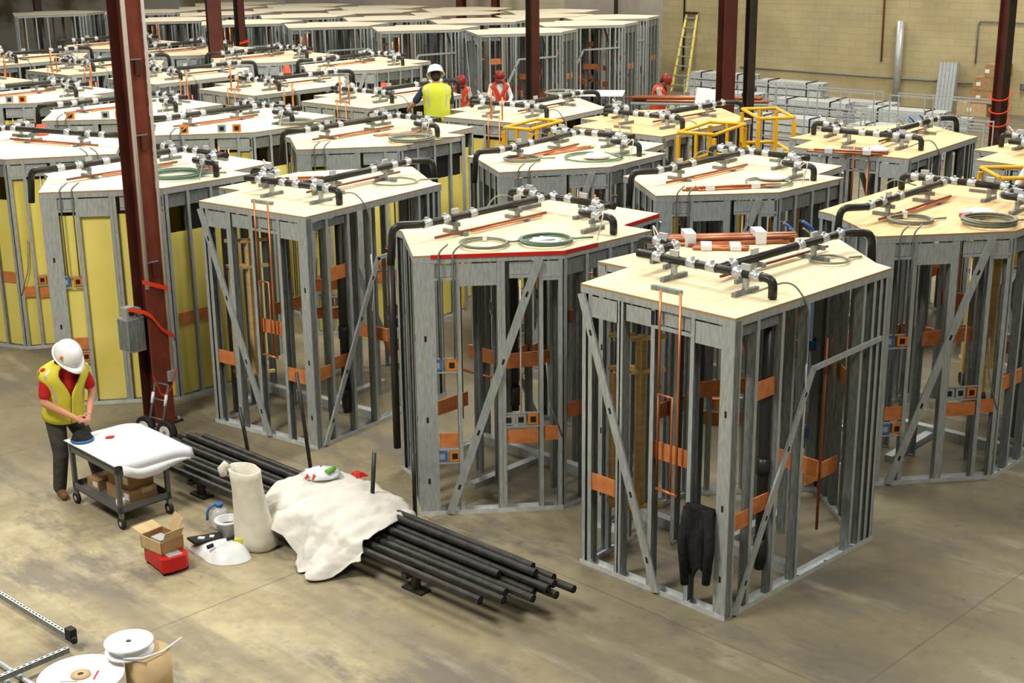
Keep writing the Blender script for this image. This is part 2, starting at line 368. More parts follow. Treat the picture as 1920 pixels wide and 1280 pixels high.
q = MB(); q.tube([wp(.85, .05, .6), wp(.85, .05, 8)], .03, DARKCOL, 6); tag(q.obj('wall_conduit'), 'thin dark cable down the wall left of the yellow ladder', 'cable')
q = MB(); q.tube([wp(t_of(7.1), .05, .2), wp(t_of(7.1), .05, 8)], .03, CONDUIT, 6); tag(q.obj('wall_conduit'), 'pale vertical conduit between the maroon and the black column', 'conduit')
# leaning step ladder
lad = thing('step_ladder', 'tall yellow ladder leaning on the block wall near the corner', 'ladder', wp(1.15, .0, 0), math.atan2(WD.y, WD.x))
q = MB(); 
for sx, x0, x1 in ((-1, -.28, -.19), (1, .28, .19)): q = MB(); q.bar((x0, -.75, 0), (x1, -.06, 2.42), .07, .03, YELLOW, (0, 1, 0)); q.obj('rail', lad)
for k in range(8):
    f = (k + .7) / 8.2; q = MB(); q.bar((-.28 + .09 * f, -.75 + .69 * f, 2.42 * f), (.28 - .09 * f, -.75 + .69 * f, 2.42 * f), .08, .03, STEEL); q.obj('step', lad)
q = MB(); q.box(-.22, .22, -.14, -.02, 2.40, 2.46, DARKCOL); q.obj('top_cap', lad)

# ------------------------------------------------------------------ pods
POLY = [(0, -.06), (1.587, -.031), (1.588, 2.187), (1.399, 2.242), (.554, 2.886), (-.352, 1.843), (-.418, .609), (-.073, .629)]
NM = 'A B C c D E F G'.split()
TOP = 2.55
KK = .99333      # plan scale that goes with the roof height
class EF:
    """frame of one edge: mesh coordinates are (s along the edge, inward, z)"""
    def __init__(s, a, b):
        s.p, s.q = Vector(POLY[NM.index(a)]), Vector(POLY[NM.index(b)]); d = s.q - s.p; s.L = d.length; s.rot = math.atan2(d.y, d.x); s.d = d.normalized()
    def loc(s, t=0, z=0): p = s.p + s.d * t; return (p.x, p.y, z)
EDGES = [('A', 'B'), ('B', 'C'), ('C', 'c'), ('c', 'D'), ('D', 'E'), ('E', 'F'), ('F', 'G'), ('G', 'A')]
EFR = {a + b: EF(a, b) for a, b in EDGES}

def stud_mesh(flip=False, w=.042, dp=.09):
    b = MB(); s = -1 if flip else 1
    def bx(x0, x1, y0, y1, z0, z1, m): b.box(min(x0 * s, x1 * s), max(x0 * s, x1 * s), y0, y1, z0, z1, m)
    bx(0, .003, .003, dp, .012, TOP - .01, STEEL_D); bx(0, w, .003, .007, .012, TOP - .01, STEEL); bx(0, w, dp - .004, dp, .012, TOP - .01, STEEL_D)  # web and inner flange take the darker steel, shade painted in
    return b.mesh('stud')
def wide_mesh(w):
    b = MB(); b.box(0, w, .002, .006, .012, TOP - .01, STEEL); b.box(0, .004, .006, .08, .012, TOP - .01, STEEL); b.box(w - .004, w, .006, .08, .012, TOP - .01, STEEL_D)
    for z in (.33, .95, 1.75): b.box(w * .42, w * .42 + .022, 0, .002, z, z + .055, HOLE)
    return b.mesh('corner_post')
STUD, STUDF = stud_mesh(), stud_mesh(True)
WIDE = {w: wide_mesh(w) for w in (.10, .125, .19)}

def rod(pts, r, mat, n=8): b = MB(); b.tube(pts, r, mat, n); return b
SPEC = []      # (name, mesh, loc, rot, label, detail level, children)
def S(name, data, loc=(0, 0, 0), rot=0, label=None, lvl=1, kids=()):
    if isinstance(data, MB): data = data.mesh(name)
    SPEC.append((name, data, loc, rot, label, lvl, kids))
# roof panel: two plywood sheets with the step between them
b = MB(); b.prism(POLY, TOP, TOP + .02, PLY, PLY_E); S('roof_panel', b, lvl=3)
ROOF = {}
for k, m_ in (('tan', PLY), ('pale', PLY_W), ('orange', PLY_O)):
    b = MB(); b.prism(POLY, TOP, TOP + .02, m_, PLY_E); ROOF[k] = b.mesh('roof_panel')
for a, c in EDGES:
    e = EFR[a + c]
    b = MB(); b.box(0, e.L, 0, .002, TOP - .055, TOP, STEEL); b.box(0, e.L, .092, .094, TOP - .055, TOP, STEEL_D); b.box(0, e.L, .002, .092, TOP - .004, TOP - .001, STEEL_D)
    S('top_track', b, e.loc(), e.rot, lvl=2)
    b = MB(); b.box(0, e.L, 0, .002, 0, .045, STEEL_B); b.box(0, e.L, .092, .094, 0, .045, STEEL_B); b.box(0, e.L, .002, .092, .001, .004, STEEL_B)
    k = 0.25
    while k < e.L - .1: b.box(k, k + .03, .035, .06, .004, .006, HOLE); k += .42
    S('bottom_track', b, e.loc(), e.rot, lvl=2)
def studs(ed, ss, flip=False, lvl=2):
    e = EFR[ed]
    for s in ss: S('stud', STUDF if flip else STUD, e.loc(s), e.rot, None, lvl)
def post(ed, s, w): e = EFR[ed]; S('corner_post', WIDE[w], e.loc(s), e.rot, None, 2)
studs('AB', [.015, .085, .40, .76, 1.16]); studs('AB', [.47], True, 1); post('AB', 1.465, .125)
post('BC', .0, .10); studs('BC', [.29, .62, .97, 1.80]); studs('BC', [2.0, 2.10, 2.19], True)
studs('Cc', [.02]); post('cD', .0, .10); studs('cD', [.28, .58, .82]); post('cD', .96, .10)
post('DE', .0, .19); studs('DE', [.38, .76, 1.15]); studs('DE', [.84, 1.375], True)
studs('EF', [.01, .30, .62, .93]); studs('EF', [1.22], True)
post('FG', .0, .10); studs('FG', [.32], True); studs('GA', [.02, .34]); studs('GA', [.67], True)
# header plates
def plate(ed, s0, s1, z0, z1, y=.003, mat=None, name='header', lvl=1, label=None):
    e = EFR[ed]; b = MB(); b.box(s0, s1, y, y + .004, z0, z1, mat or STEEL); S(name, b, e.loc(), e.rot, label, lvl)
plate('AB', .10, .41, 2.30, 2.48); plate('AB', .50, .80, 2.34, 2.48); plate('AB', .80, 1.14, 2.37, 2.48, .03); plate('AB', 1.21, 1.47, 2.30, 2.48)
e = EFR['AB']; b = MB(); b.box(.76, 1.20, .0, .03, 2.335, 2.36, STEEL); S('lip_bracket', b, e.loc(), e.rot)
plate('DE', .19, .38, 2.36, 2.48, .02); plate('DE', .42, .76, 2.27, 2.48); plate('DE', .88, 1.15, 2.36, 2.48, .02); plate('DE', 1.19, 1.36, 2.30, 2.48)
e = EFR['DE']; b = MB(); b.box(.19, .40, .0, .05, 2.33, 2.355, STEEL); S('lip_bracket', b, e.loc(), e.rot)
b = MB(); b.box(.88, 1.36, .0, .05, 2.33, 2.355, STEEL); S('lip_bracket', b, e.loc(), e.rot)
plate('EF', .05, 1.20, 2.33, 2.48, .02, STEEL_D); plate('BC', .10, .60, 2.40, 2.48, .02, STEEL_D)
plate('FG', .10, .32, 2.28, 2.48)
plate('cD', .10, .96, 2.30, 2.48, .02, STEEL_D)
# inner partition: gives the inside of the pod its crowd of uprights
b0 = stud_mesh()
for i, (x, y) in enumerate(((.32, .80), (.95, 1.70), (.05, 1.45), (.62, 1.75))):
    S('inner_stud', STUD, (x, y, 0), rad(90) if i % 2 else 0, None, 2)
b = MB(); b.box(-.36, 1.50, 0, .09, .0, .10, STEEL); S('inner_track', b, (0, 1.02, 0), 0, None, 1)
b = MB(); b.box(0, .95, 0, .09, .0, .06, STEEL); S('inner_track', b, (.72, 1.12, 0), rad(90), None, 1)
# braces
def brace(ed, s0, z0, s1, z1, w=.075, y=-.012, holes=True):
    e = EFR[ed]; b = MB(); b.bar((s0, y, z0), (s1, y, z1), .022, w, STEEL, (s1 - s0 and -(z1 - z0) or 1, 0, (s1 - s0) or 0))
    if holes:
        for f in (.12, .38, .66, .88): b.bar((s0 + (s1 - s0) * f, y - .0115, z0 + (z1 - z0) * f), (s0 + (s1 - s0) * (f + .02), y - .0115, z0 + (z1 - z0) * (f + .02)), .002, .022, HOLE, (-(z1 - z0), 0, s1 - s0))
    S('brace', b, e.loc(), e.rot)
brace('AB', .02, 2.49, .88, .02); brace('BC', .12, .02, 1.08, 1.93, .06); brace('BC', 1.06, 1.92, 2.10, 1.96, .045, holes=False); brace('DE', 1.15, 2.50, .28, .02)
# orange blocking boards
def board(ed, s0, s1, z0, z1, y=.012):
    e = EFR[ed]; b = MB(); b.box(s0, s1, y, y + .016, z0, z1, ORANGE); S('blocking_board', b, e.loc(), e.rot, 'orange blocking board', 1)
board('AB', .09, .40, .74, .89); board('AB', .765, 1.155, 1.20, 1.35, .05); board('AB', 1.17, 1.46, .72, .87)
board('BC', .10, .29, .76, .90); board('BC', .30, .62, .80, .94, .05); board('BC', .34, .61, 1.80, 1.95, .04)
board('DE', .20, .38, .69, .83); board('DE', .80, 1.14, .70, .84); board('DE', 1.16, 1.36, .72, .86)
board('EF', .10, .55, .90, 1.05, .04); board('cD', .30, .80, 1.30, 1.45, .04)
e = EFR['BC']
for (x, y, z, L, rz) in ((1.25, 1.55, .62, .5, 90), (1.2, 1.1, .95, .45, 0), (.2, 1.35, 1.25, .6, 60)):
    b = MB(); b.box(0, L, 0, .02, z, z + .15, ORANGE); S('blocking_board', b, (x, y, 0), rad(rz), 'orange blocking board', 1)
# wood bucks inside the front wall
b = MB(); b.box(.44, .51, .20, .26, .60, 2.16, WOOD); S('wood_post', b, EFR['AB'].loc(), EFR['AB'].rot, 'pine post', 2)
b = MB(); b.box(.12, .17, .24, .30, .50, 1.75, WOOD); S('wood_post', b, EFR['AB'].loc(), EFR['AB'].rot, 'pine post', 1)
for z in (.62, 1.85, 2.14):
    b = MB(); b.bar((.44, .14, z), (.60, .40, z), .05, .03, WOOD); b.bar((.14, .20, z - .04), (.30, .36, z - .04), .05, .03, WOOD); S('wood_block', b, EFR['AB'].loc(), EFR['AB'].rot, 'pine block')
# waste pipe on the roof, with bands
ZP = TOP + .02 + .165
def pipe(name, pts, r=.038, bands=(), label=None, lvl=1, down=None):
    b = MB(); b.tube(bend(pts, .09, 4), r, BLACK, 8)
    kids = []
    for (p, d) in bands:
        k = MB(); d = Vector(d).normalized(); p = Vector(p); k.tube([p - d * .047, p + d * .047], r + .006, CLAMP, 8)
        k.bar(p + Vector((0, 0, r + .003)), p + Vector((0, 0, r + .022)), .022, .03, CLAMP); kids.append(('coupling', k.mesh('coupling'), 'silver pipe coupling'))
    S(name, b, (0, 0, 0), 0, label or 'black waste pipe', lvl, kids)
X, Y = (1, 0, 0), (0, 1, 0)
pipe('waste_pipe', [(.08, .58, ZP), (1.46, .62, ZP), (1.46, .62, TOP + .03)], bands=[((.30, .587, ZP), X), ((.66, .597, ZP), X), ((.86, .603, ZP), X), ((1.13, .61, ZP), X), ((1.30, .615, ZP), X)])
pipe('waste_pipe', [(.92, .60, ZP), (.92, 2.42, ZP), (1.09, 2.64, ZP), (1.11, 2.665, 2.35)], bands=[((.92, .78, ZP), Y), ((.92, 1.75, ZP), Y), ((.92, 2.12, ZP), Y), ((.925, 2.36, ZP), Y)])
pipe('waste_pipe', [(.14, .58, ZP), (.14, 1.06, ZP), (-.27, 1.02, ZP), (-.27, 1.02, TOP + .03)], bands=[((.14, .76, ZP), Y), ((.14, .98, ZP), Y), ((-.08, 1.04, ZP), X)])
pipe('vent_pipe', [(EFR['BC'].p.x - .10, .56, .24), (EFR['BC'].p.x - .10, .56, TOP)], .045, label='black vertical pipe')
for z0, z1 in ((.30, .52), (1.10, 1.24)):
    b = MB(); b.tube([(EFR['BC'].p.x - .10, .56, z0), (EFR['BC'].p.x - .10, .56, z1)], .056, BLACK, 10); S('pipe_collar', b)
DOWN = MB(); DOWN.tube([(1.11, 2.665, .50), (1.11, 2.665, 2.36)], .038, BLACK, 10); DOWN = ('down_pipe', DOWN.mesh('down_pipe'), (0, 0, 0), 0, 'black down pipe', 1, ())
# strut stands under the pipes
def stand(x, y, rot):
    b = MB(); z = TOP + .02; b.box(-.16, .16, -.02, .02, z, z + .038, STEEL_D); b.box(-.02, .02, -.02, .02, z + .038, z + .16, STEEL)
    b.box(-.09, .09, .02, .05, z + .09, z + .13, STEEL_D); b.box(-.012, .012, -.045, .045, z + .13, z + .25, CLAMP)
    S('pipe_stand', b, (x, y, 0), rot)
for x, y, r_ in ((.47, .59, 90), (1.20, .61, 90), (.92, 1.10, 0), (.92, 1.98, 0), (-.02, 1.03, 90)): stand(x, y, rad(r_))
b = MB(); b.box(-.15, .15, -.02, .02, TOP + .02, TOP + .055, STEEL_D); S('roof_strut', b, (.70, .22, 0), rad(2))
# copper
b = MB(); b.tube([(.855, .035, .97), (.855, .035, 1.8)], .011, COPPER_D); b.tube([(.855, .035, 1.8), (.855, .035, 2.66)], .011, COPPER); b.tube([(.855, .035, 1.79), (1.0, .035, 1.79), (1.0, .035, .97)], .011, COPPER); S('copper_riser', b, (0, -.08, 0), 0, 'copper riser tube')
b = MB(); b.tube([(1.06, .035, .96), (1.06, .035, 2.67)], .011, COPPER); b.tube([(.85, .035, .965), (1.07, .035, .955)], .014, COPPER); S('copper_riser', b, (0, -.08, 0), 0, 'copper riser tube')
b = MB(); b.tube([(.845, .045, 2.58), (.845, .045, 3.02)], .017, COPPER); S('tall_riser', b, (0, 0, 0), 0, 'copper stub above the roof', 9)
b = MB(); b.tube([(1.05, .045, 2.58), (1.05, .045, 2.92)], .013, COPPER); S('tall_riser', b, (0, 0, 0), 0, 'copper stub above the roof', 9)
b = MB(); b.tube([(.80, .8, TOP + .06), (.82, 2.35, TOP + .06)], .014, COPPER_D, 6); b.tube([(.77, .9, TOP + .05), (.78, 1.9, TOP + .05)], .012, COPPER, 6); S('copper_line', b, label='copper line under the waste pipe')
b = MB(); b.tube([(1.52, 1.35, .35), (1.52, 1.35, 2.1)], .014, COPPER_D, 6); b.tube([(1.10, 1.33, .9), (1.52, 1.35, .9)], .014, COPPER, 6); S('copper_line', b)
# electrical boxes
def eboxes(ed, s0, s1, z, cols):
    e = EFR[ed]; b = MB(); b.box(s0, s1, .004, .012, z - .075, z - .062, STEEL); b.box(s0, s1, .004, .012, z + .062, z + .075, STEEL)
    n = len(cols); kids = []
    for i, m_ in enumerate(cols):
        c = s0 + (s1 - s0) * (i + .5) / n; k = MB(); k.box(c - .05, c + .05, .005, .06, z - .05, z + .05, m_); k.box(c - .026, c + .026, .003, .005, z - .028, z + .028, HOLE if m_ is not BOXBLUE else BOXGREY)
        kids.append(('outlet_box', k.mesh('outlet_box'), {BOXBLUE: 'blue outlet box', BOXOR: 'orange outlet box', BOXGREY: 'grey outlet box'}[m_]))
    S('box_bracket', b, e.loc(), e.rot, None, 1, kids)
eboxes('DE', .12, .40, 1.51, [BOXBLUE, BOXOR]); eboxes('DE', .16, .40, .60, [BOXBLUE, BOXOR]); eboxes('DE', .80, 1.15, .94, [BOXGREY, BOXGREY, BOXOR])
e = EFR['DE']
for s in (.23, .36):
    b = MB(); b.tube(bend([(s, -.016, 1.58), (s, -.016, 2.60), (s + .09, .02, 2.665)], .05), .009, STEEL_D, 6); S('conduit', b, e.loc(), e.rot)
b = MB(); b.tube([(.98, .02, 1.0), (.98, .02, 2.35)], .008, CONDUIT, 6); b.tube(bend([(1.22, .0, 1.5), (1.25, .0, 1.1), (1.37, .0, .75)], .1), .007, CABLE, 6); S('conduit', b, e.loc(), e.rot)
b = MB(); b.tube(bend([(.93, -.03, 2.0), (.95, -.03, 2.48), (.80, .06, 2.72), (.55, .25, 2.62)], .12), .008, CABLE, 6); S('cable', b, EFR['BC'].loc(), EFR['BC'].rot)
b = MB(); b.tube(bend([(.93, -.03, 1.35), (1.0, .0, 1.6), (.94, -.03, 2.0)], .12), .008, CONDUIT, 6); S('cable', b, EFR['BC'].loc(), EFR['BC'].rot)
b = MB(); b.tube(bend([(-.1, .2, TOP + .02), (-.12, .12, 2.85), (.05, .05, 2.72)], .12), .007, CONDUIT, 6); S('cable', b, (-.2, 1.1, 0))
# yellow sheathing (only on sheathed pods) and the black strip over it
YSPEC = []
for a, c in EDGES:
    e = EFR[a + c]; top = {'EF': 2.02, 'cD': 2.28, 'BC': 2.2}.get(a + c, 2.28)
    b = MB(); b.box(.01, e.L - .01, .050, .062, .046, top, YELLOW); YSPEC.append(('sheathing', b.mesh('sheathing'), e.loc(), e.rot, 'yellow sheathing board', 1, ()))
for ed in ('EF', 'BC'):
    e = EFR[ed]; b = MB(); b.box(.30, e.L - .02, .050, .060, 2.03 if ed == 'EF' else 2.2, 2.32, DARKP); YSPEC.append(('black_strip', b.mesh('black_strip'), e.loc(), e.rot, 'plain black strip', 1, ()))
ROOFBOX = []
for s, m_ in ((.42, BOXOR), (.95, BOXGREY), (1.16, BOXOR)):
    b = MB(); b.box(s - .06, s + .06, .06, .12, TOP + .02, TOP + .13, m_); b.box(s - .03, s + .03, .055, .06, TOP + .045, TOP + .105, HOLE)
    ROOFBOX.append(('roof_box', b.mesh('roof_box'), EFR['DE'].loc(), EFR['DE'].rot, 'grey box on the roof edge' if m_ is BOXGREY else 'orange box on the roof edge', 1, ()))
b = MB(); b.box(.16, 1.40, -.008, .004, TOP - .012, TOP + .024, REDTAPE); RED1 = ('red_edge', b.mesh('red_edge'), EFR['DE'].loc(), EFR['DE'].rot, 'red tape along the roof edge', 1, ())
b = MB(); b.box(0, .46, -.008, .004, TOP - .012, TOP + .024, REDTAPE); RED2 = ('red_edge', b.mesh('red_edge'), EFR['EF'].loc(), EFR['EF'].rot, 'red tape along the roof edge', 1, ())
b = MB(); b.box(.05, .68, -.008, .004, TOP - .012, TOP + .024, REDTAPE); RED3 = ('red_edge', b.mesh('red_edge'), EFR['GA'].loc(), EFR['GA'].rot, 'red tape along the roof edge', 1, ())

def place_spec(root, sp, roof):
    name, me, loc, rot, label, lvl, kids = sp
    if name == 'roof_panel': me = roof
    o = link(name, me, root, loc, rot)
    if label: o['label'] = label
    for kn, km, kl in kids:
        k = link(kn, km, o); 
        if kl: k['label'] = kl
    return o
FAR_SKIP = {'waste_pipe', 'pipe_stand', 'roof_strut', 'copper_line', 'cable', 'copper_riser', 'conduit', 'box_bracket', 'lip_bracket'}
YEL_SKIP = {'wood_post', 'wood_block', 'inner_stud', 'inner_track', 'vent_pipe', 'pipe_collar', 'brace'}
def pod(label, x, y, th, lvl=1, roof='tan', yellow=False, extra=(), mirror=False, group='framed steel pods', tall=False):
    r = thing('framed_pod', label, 'pod', (x * KK, y * KK, 0), rad(th), group)
    if mirror: r.scale = (-1, 1, 1)
    for sp in SPEC:
        if ('front row of the far' in group and sp[0] in FAR_SKIP) or (yellow and sp[0] in YEL_SKIP): continue
        if sp[5] == 9:
            if tall: place_spec(r, sp, None)
        elif sp[5] >= lvl: place_spec(r, sp, ROOF[roof])
    if yellow:
        for sp in YSPEC: place_spec(r, sp, None)
    for sp in extra: place_spec(r, sp, None)
    return r
GP = 'framed steel pods on the shop floor'
pod('nearest bare steel framed pod at right front, black jacket hanging in it', .629, 11.551, -46, group=GP)
pod('bare steel framed pod behind the pile of black pipes', -3.396, 15.329, -36.6, group=GP)
pod('steel framed pod in the centre with red tape along its roof edge', 1.503, 14.285, 136.6, extra=(RED1, RED2, RED3, DOWN), group=GP)
pod('steel framed pod at right front with two cable coils on its roof', 5.863, 14.952, 138, roof='orange', group=GP)
pod('steel framed pod just behind the nearest one, copper scraps and a bag on its roof', 4.015, 17.003, 136.2, group=GP)
pod('steel framed pod behind the red taped one, white bundle in a coil on its roof', 2.041, 18.874, 143.6, group=GP)
pod('yellow lined pod behind the bare one at centre left, one grey coil on its roof', -.56, 20.616, 140.1, roof='tan', yellow=True, group=GP)
pod('yellow lined pod right behind the big maroon column', -3.051, 17.688, 138.9, roof='pale', yellow=True, group=GP)
pod('leftmost yellow lined pod, cut off by the left edge of the picture', -8.07, 19.33, -116, roof='pale', yellow=True, mirror=True, group=GP)
pod('yellow lined pod with roof edge boxes, just right of the big column', -2.767, 21.979, 138.9, roof='pale', yellow=True, extra=ROOFBOX, tall=True, group=GP)
pod('yellow lined pod with roof edge boxes, just left of the big column', -4.803, 23.493, 136, roof='pale', yellow=True, extra=ROOFBOX, tall=True, group=GP)
pod('yellow lined pod at the left edge, second behind the leftmost one', -7.018, 25.585, 137, roof='pale', yellow=True, extra=ROOFBOX, tall=True, group=GP)
pod('steel framed pod with tan roof at right, orange wrapped parts lying on it', 3.777, 18.553, -39.3, roof='orange', group=GP)
pod('steel framed pod with tan roof before the broad maroon column, between the yellow rails', .967, 20.659, -43, roof='orange', group=GP)
pod('yellow lined pod in front of the worker in the lime vest', -.991, 21.828, -36, roof='tan', yellow=True, group=GP, tall=True)
pod('steel framed pod at the right edge behind the yellow rail', 5.84, 17.44, -48, roof='orange', group=GP)
pod('yellow lined pod left of the worker in the lime vest', -3.464, 23.861, -40, roof='tan', yellow=True, group=GP, tall=True)
pod('yellow lined pod second to the left of the worker in the lime vest', -5.586, 25.772, -43, roof='tan', yellow=True, group=GP, tall=True)
GB = 'distant pods before the far block'
for lab, x, y, th in (('distant pod roof cut by the left edge, behind the yellow lined ones', -9.2, 27.4, 138),
                      ('distant pod right of the big column, nearest of the three there', -7.75, 27.65, -43), ('distant pod nearest the far block, left of the lime vest worker', -1.7, 30.3, 138),
                      ('distant pod at the foot of the two columns left of centre', -3.9, 32.0, 138), ('distant pod right of the big column, farthest of the three there', -6.0, 33.8, 138),
                      ('distant pod just left of the big column, orange stubs on its roof', -9.9, 29.4, -43), ('distant pod in front of the lone dark pod at far left', -8.2, 35.7, 138), ('distant pod at the left edge below the brown wall column', -12.1, 31.3, -43)):
    pod(lab, x, y, th, roof='tan', group=GB, tall=True)

# far block: front row with frames, rows behind it
FAR = [(1.6, 43.2), (.75, 40.95), (-1.1, 38.5), (-3.75, 39.95), (-6.4, 41.4), (-9.05, 42.8), (-11.7, 44.2)]
ORD = ['rightmost', 'second from right', 'third from right', 'fourth from right', 'fifth from right', 'sixth from right', 'seventh from right', 'eighth from right', 'ninth from right']
for i, (x, y) in enumerate(FAR):
    pod('bare framed pod in the far block front row, %s' % ORD[i], x, y, -80 if i % 2 else -78, 1, 'pale', group='front row of the far block')
pod('dark framed pod standing alone at the far left before the stained wall', -16.3, 47.6, -70, 2, 'pale', group='front row of the far block')
for row in range(1, 4):
    for i in range(5):
        x = -.45 - 2.75 * i + .55 * (row - 1) * .3 - (1.8 if row == 1 else 0) + random.uniform(-.08, .08); y = 40.55 + 1.42 * i + 2.05 * (row - 1) + (1.9 if row == 1 else 1.5) + random.uniform(-.08, .08)
        pod('pod roof deep in the far block, %s row behind the front, %s' % (['', 'first', 'second', 'third'][row], ORD[i]), x, y, -79, 3 if row > 1 else 2, 'pale', group='roofs deep in the far block')

# ------------------------------------------------------------------ things lying on the roofs
RZ = TOP + .02
def coil(label, x, y, r, mat, n=4, z=RZ, tail=True, tie=True, sx=1.0, rot=0):
    t = thing('cable_coil', label, 'cable coil', (x * KK, y * KK, z + .007), rot, 'cable coils on the pod roofs')
    pts = []
    for i in range(n * 18 + 1):
        a = 2 * PI * i / 18; rr = r * (1 - .05 * math.sin(a * .37 + i * .11)); pts.append((rr * sx * math.cos(a), rr * math.sin(a), .009 + .010 * (i / 18) * .9 + .004 * math.sin(a * 1.7)))
    if tail: pts += [(r * 1.15, .25 * r, .02), (r * 1.5, .55 * r, .012), (r * 1.9, .7 * r, .009)]
    b = MB(); b.tube(pts, .0105, mat, 6); b.obj('cable', t)
    if tie:
        b = MB(); b.box(-.02, .02, r - .03, r + .03, -.0, .012 * n + .02, TAG); b.bar((0, r + .02, .02), (.03, r + .10, .012), .035, .004, TAG); b.obj('tie_tag', t)['label'] = 'white tag'
    return t
def up(x, y, th, lx, ly): x, y = x * KK, y * KK; c, s = math.cos(rad(th)), math.sin(rad(th)); return (x + c * lx - s * ly, y + s * lx + c * ly)
PE = (.629, 11.551, -46); PD = (1.503, 14.285, 136.6); PF = (5.863, 14.952, 138); PG = (4.015, 17.003, 136.2); PH = (2.041, 18.874, 143.6)
PJ = (-.56, 20.616, 140.1); PB = (-3.051, 17.688, 138.9); PI_ = (3.777, 18.553, -39.3); PC = (-3.396, 15.329, -36.6)
def coil_at(label, xy, *a, **k): coil(label, xy[0], xy[1], *a, **k)
coil_at('single thin loop of cable at the right corner of the nearest pod roof', (2.82, 12.17), .17, CABLE, 1, tie=False)
coil_at('grey cable coil with a white tag, left one on the red taped roof', (-.25, 12.93), .22, CABLE, 3)
coil_at('green cable coil around white papers on the red taped roof', (.33, 13.03), .24, CABLE_G, 4, tie=False)
q = MB(); q.prism([(-.14, -.10), (.10, -.13), (.15, .02), (.04, .12), (-.12, .09)], 0, .03, PLASTICBAG); q.add([(-.08, -.05, .031), (.08, -.06, .045), (.1, .03, .035), (-.05, .06, .05)], [(0, 1, 2, 3)], WHITE)
tag(q.obj('paper_bag', None, (.33 * KK, 13.06 * KK, RZ)), 'white crumpled packet inside the green cable coil', 'packet')
coil_at('grey cable coil nearest the left corner on the right front pod roof', (3.98, 13.75), .21, CABLE, 4)
coil_at('thick grey cable coil near the right edge, on the right front pod roof', (4.72, 13.62), .25, CABLE, 7, tie=False)
coil_at('large green cable loop around a white bundle, behind the red taped pod', (1.05, 17.72), .36, CABLE_G, 2, tie=False)
coil_at('flat grey coil at the left end of the roof behind the red taped pod', (.15, 17.62), .22, CABLE, 4)
coil_at('upright looking loop of cable on the roof with copper scraps', (2.95, 15.9), .26, CABLE, 2, tie=False)
coil_at('grey cable coil on the yellow lined roof at centre left', (-1.35, 19.35), .30, CABLE, 6, tie=False)
coil_at('grey green cable coil beside the big column on the yellow lined pod', (-4.02, 16.75), .30, CABLE_G, 5, tie=False)
coil_at('thin loop of cable at the right end of the bare roof behind the pipes', (-1.35, 16.2), .26, CABLE, 1, tie=False)
coil_at('grey cable coil on the roof with edge boxes right of the big column', (-3.2, 21.1), .25, CABLE, 5, tie=False)
coil_at('grey cable coil on the tan roof near the yellow rail end', (.9, 24.3), .28, CABLE, 5, tie=False)
def bag(label, x, y, z, r, mat=PLASTICBAG, h=.6, spots=()):
    b = MB(); n, mrows = 14, 7; vs = []; rnd = random.Random(int((x * 31 + y * 17) * 10))
    for j in range(mrows + 1):
        f = j / mrows; rr = r * math.sin(PI * (.12 + .88 * f) ** .9 if f < 1 else PI) if f < 1 else 0.01
        for i in range(n): a = 2 * PI * i / n; w = 1 + rnd.uniform(-.13, .13); vs.append((rr * w * math.cos(a) * 1.25, rr * w * math.sin(a), r * h * (f if f < 1 else 1.02) * (1 + rnd.uniform(-.05, .05)) + (.0 if j else 0)))
    fs = [(j * n + i, j * n + (i + 1) % n, (j + 1) * n + (i + 1) % n, (j + 1) * n + i) for j in range(mrows) for i in range(n)]
    b.add(vs, fs, mat, True); b.add([vs[i] for i in range(n)], [tuple(reversed(range(n)))], mat)
    for (a0, a1, m_, s) in spots: b.tube([(a0[0], a0[1], a0[2]), (a1[0], a1[1], a1[2])], s, m_, 6)
    return tag(b.obj('plastic_bag', None, (x * KK, y * KK, z) if z > 2 else (x, y, z)), label, 'bag')
bag('white plastic bag inside the large green cable loop', 1.1, 17.75, RZ, .15)
bag('white plastic bag with red print at the right edge of the right front pod roof', 4.75, 14.05, RZ, .15, spots=[((-.2, -.05, .02), (-.1, -.12, .05), REDTAPE, .02)])
bag('white plastic bag beside the copper scraps on the roof behind the nearest pod', 3.05, 16.15, RZ, .15)
bag('white plastic bag beside the orange wrapped parts on the tan roof', 4.72, 18.05, RZ, .14)
bag('white plastic bag on the bare roof behind the black pipes', -2.15, 16.6, RZ, .13)
def tubes(label, x, y, z, rot, L, n, mats=(COPPER, COPPER_D), r=.012, wrap=True):
    t = thing('copper_tube_bundle', label, 'tube bundle', (x * KK, y * KK, z + .003), rot, 'copper tube bundles on the pod roofs'); rnd = random.Random(n * 7 + int(x * 10))
    for i in range(n):
        b = MB(); o = rnd.uniform(-.12, .12) * L; row = i // 5; yy = (i % 5 - 2) * r * 2.3 + row * r; zz = r * 1.05 + row * r * 1.9
        b.tube([(-L / 2 + o, yy, zz), (L / 2 + o * .5, yy + rnd.uniform(-.02, .02), zz)], r, mats[i % 2], 6); b.obj('tube', t)
    if wrap:
        for s in (-.28, .25):
            b = MB(); b.box(s * L - .05, s * L + .05, -r * 6.3, r * 6.5, .0, r * (2.4 + 2 * (n // 5)) + .004, PLASTICBAG); b.obj('wrap', t)['label'] = 'white plastic wrap'
tubes('long bundle of copper tubes wrapped in plastic along the back of the nearest pod roof', 2.02, 12.96, RZ, rad(4), 1.25, 10, r=.018)
tubes('short wrapped copper pieces in front of the long bundle on the nearest pod roof', 1.95, 12.72, RZ, rad(-6), .5, 4, r=.016)
tubes('copper tubes along the back of the bare roof behind the black pipes', -2.35, 16.5, RZ, rad(8), .75, 6)
tubes('copper scraps along the front of the roof behind the nearest pod', 2.5, 15.65, RZ, rad(10), 1.0, 7)
tubes('orange wrapped tubes on the tan roof at right', 4.35, 17.95, RZ, rad(-22), .9, 6)
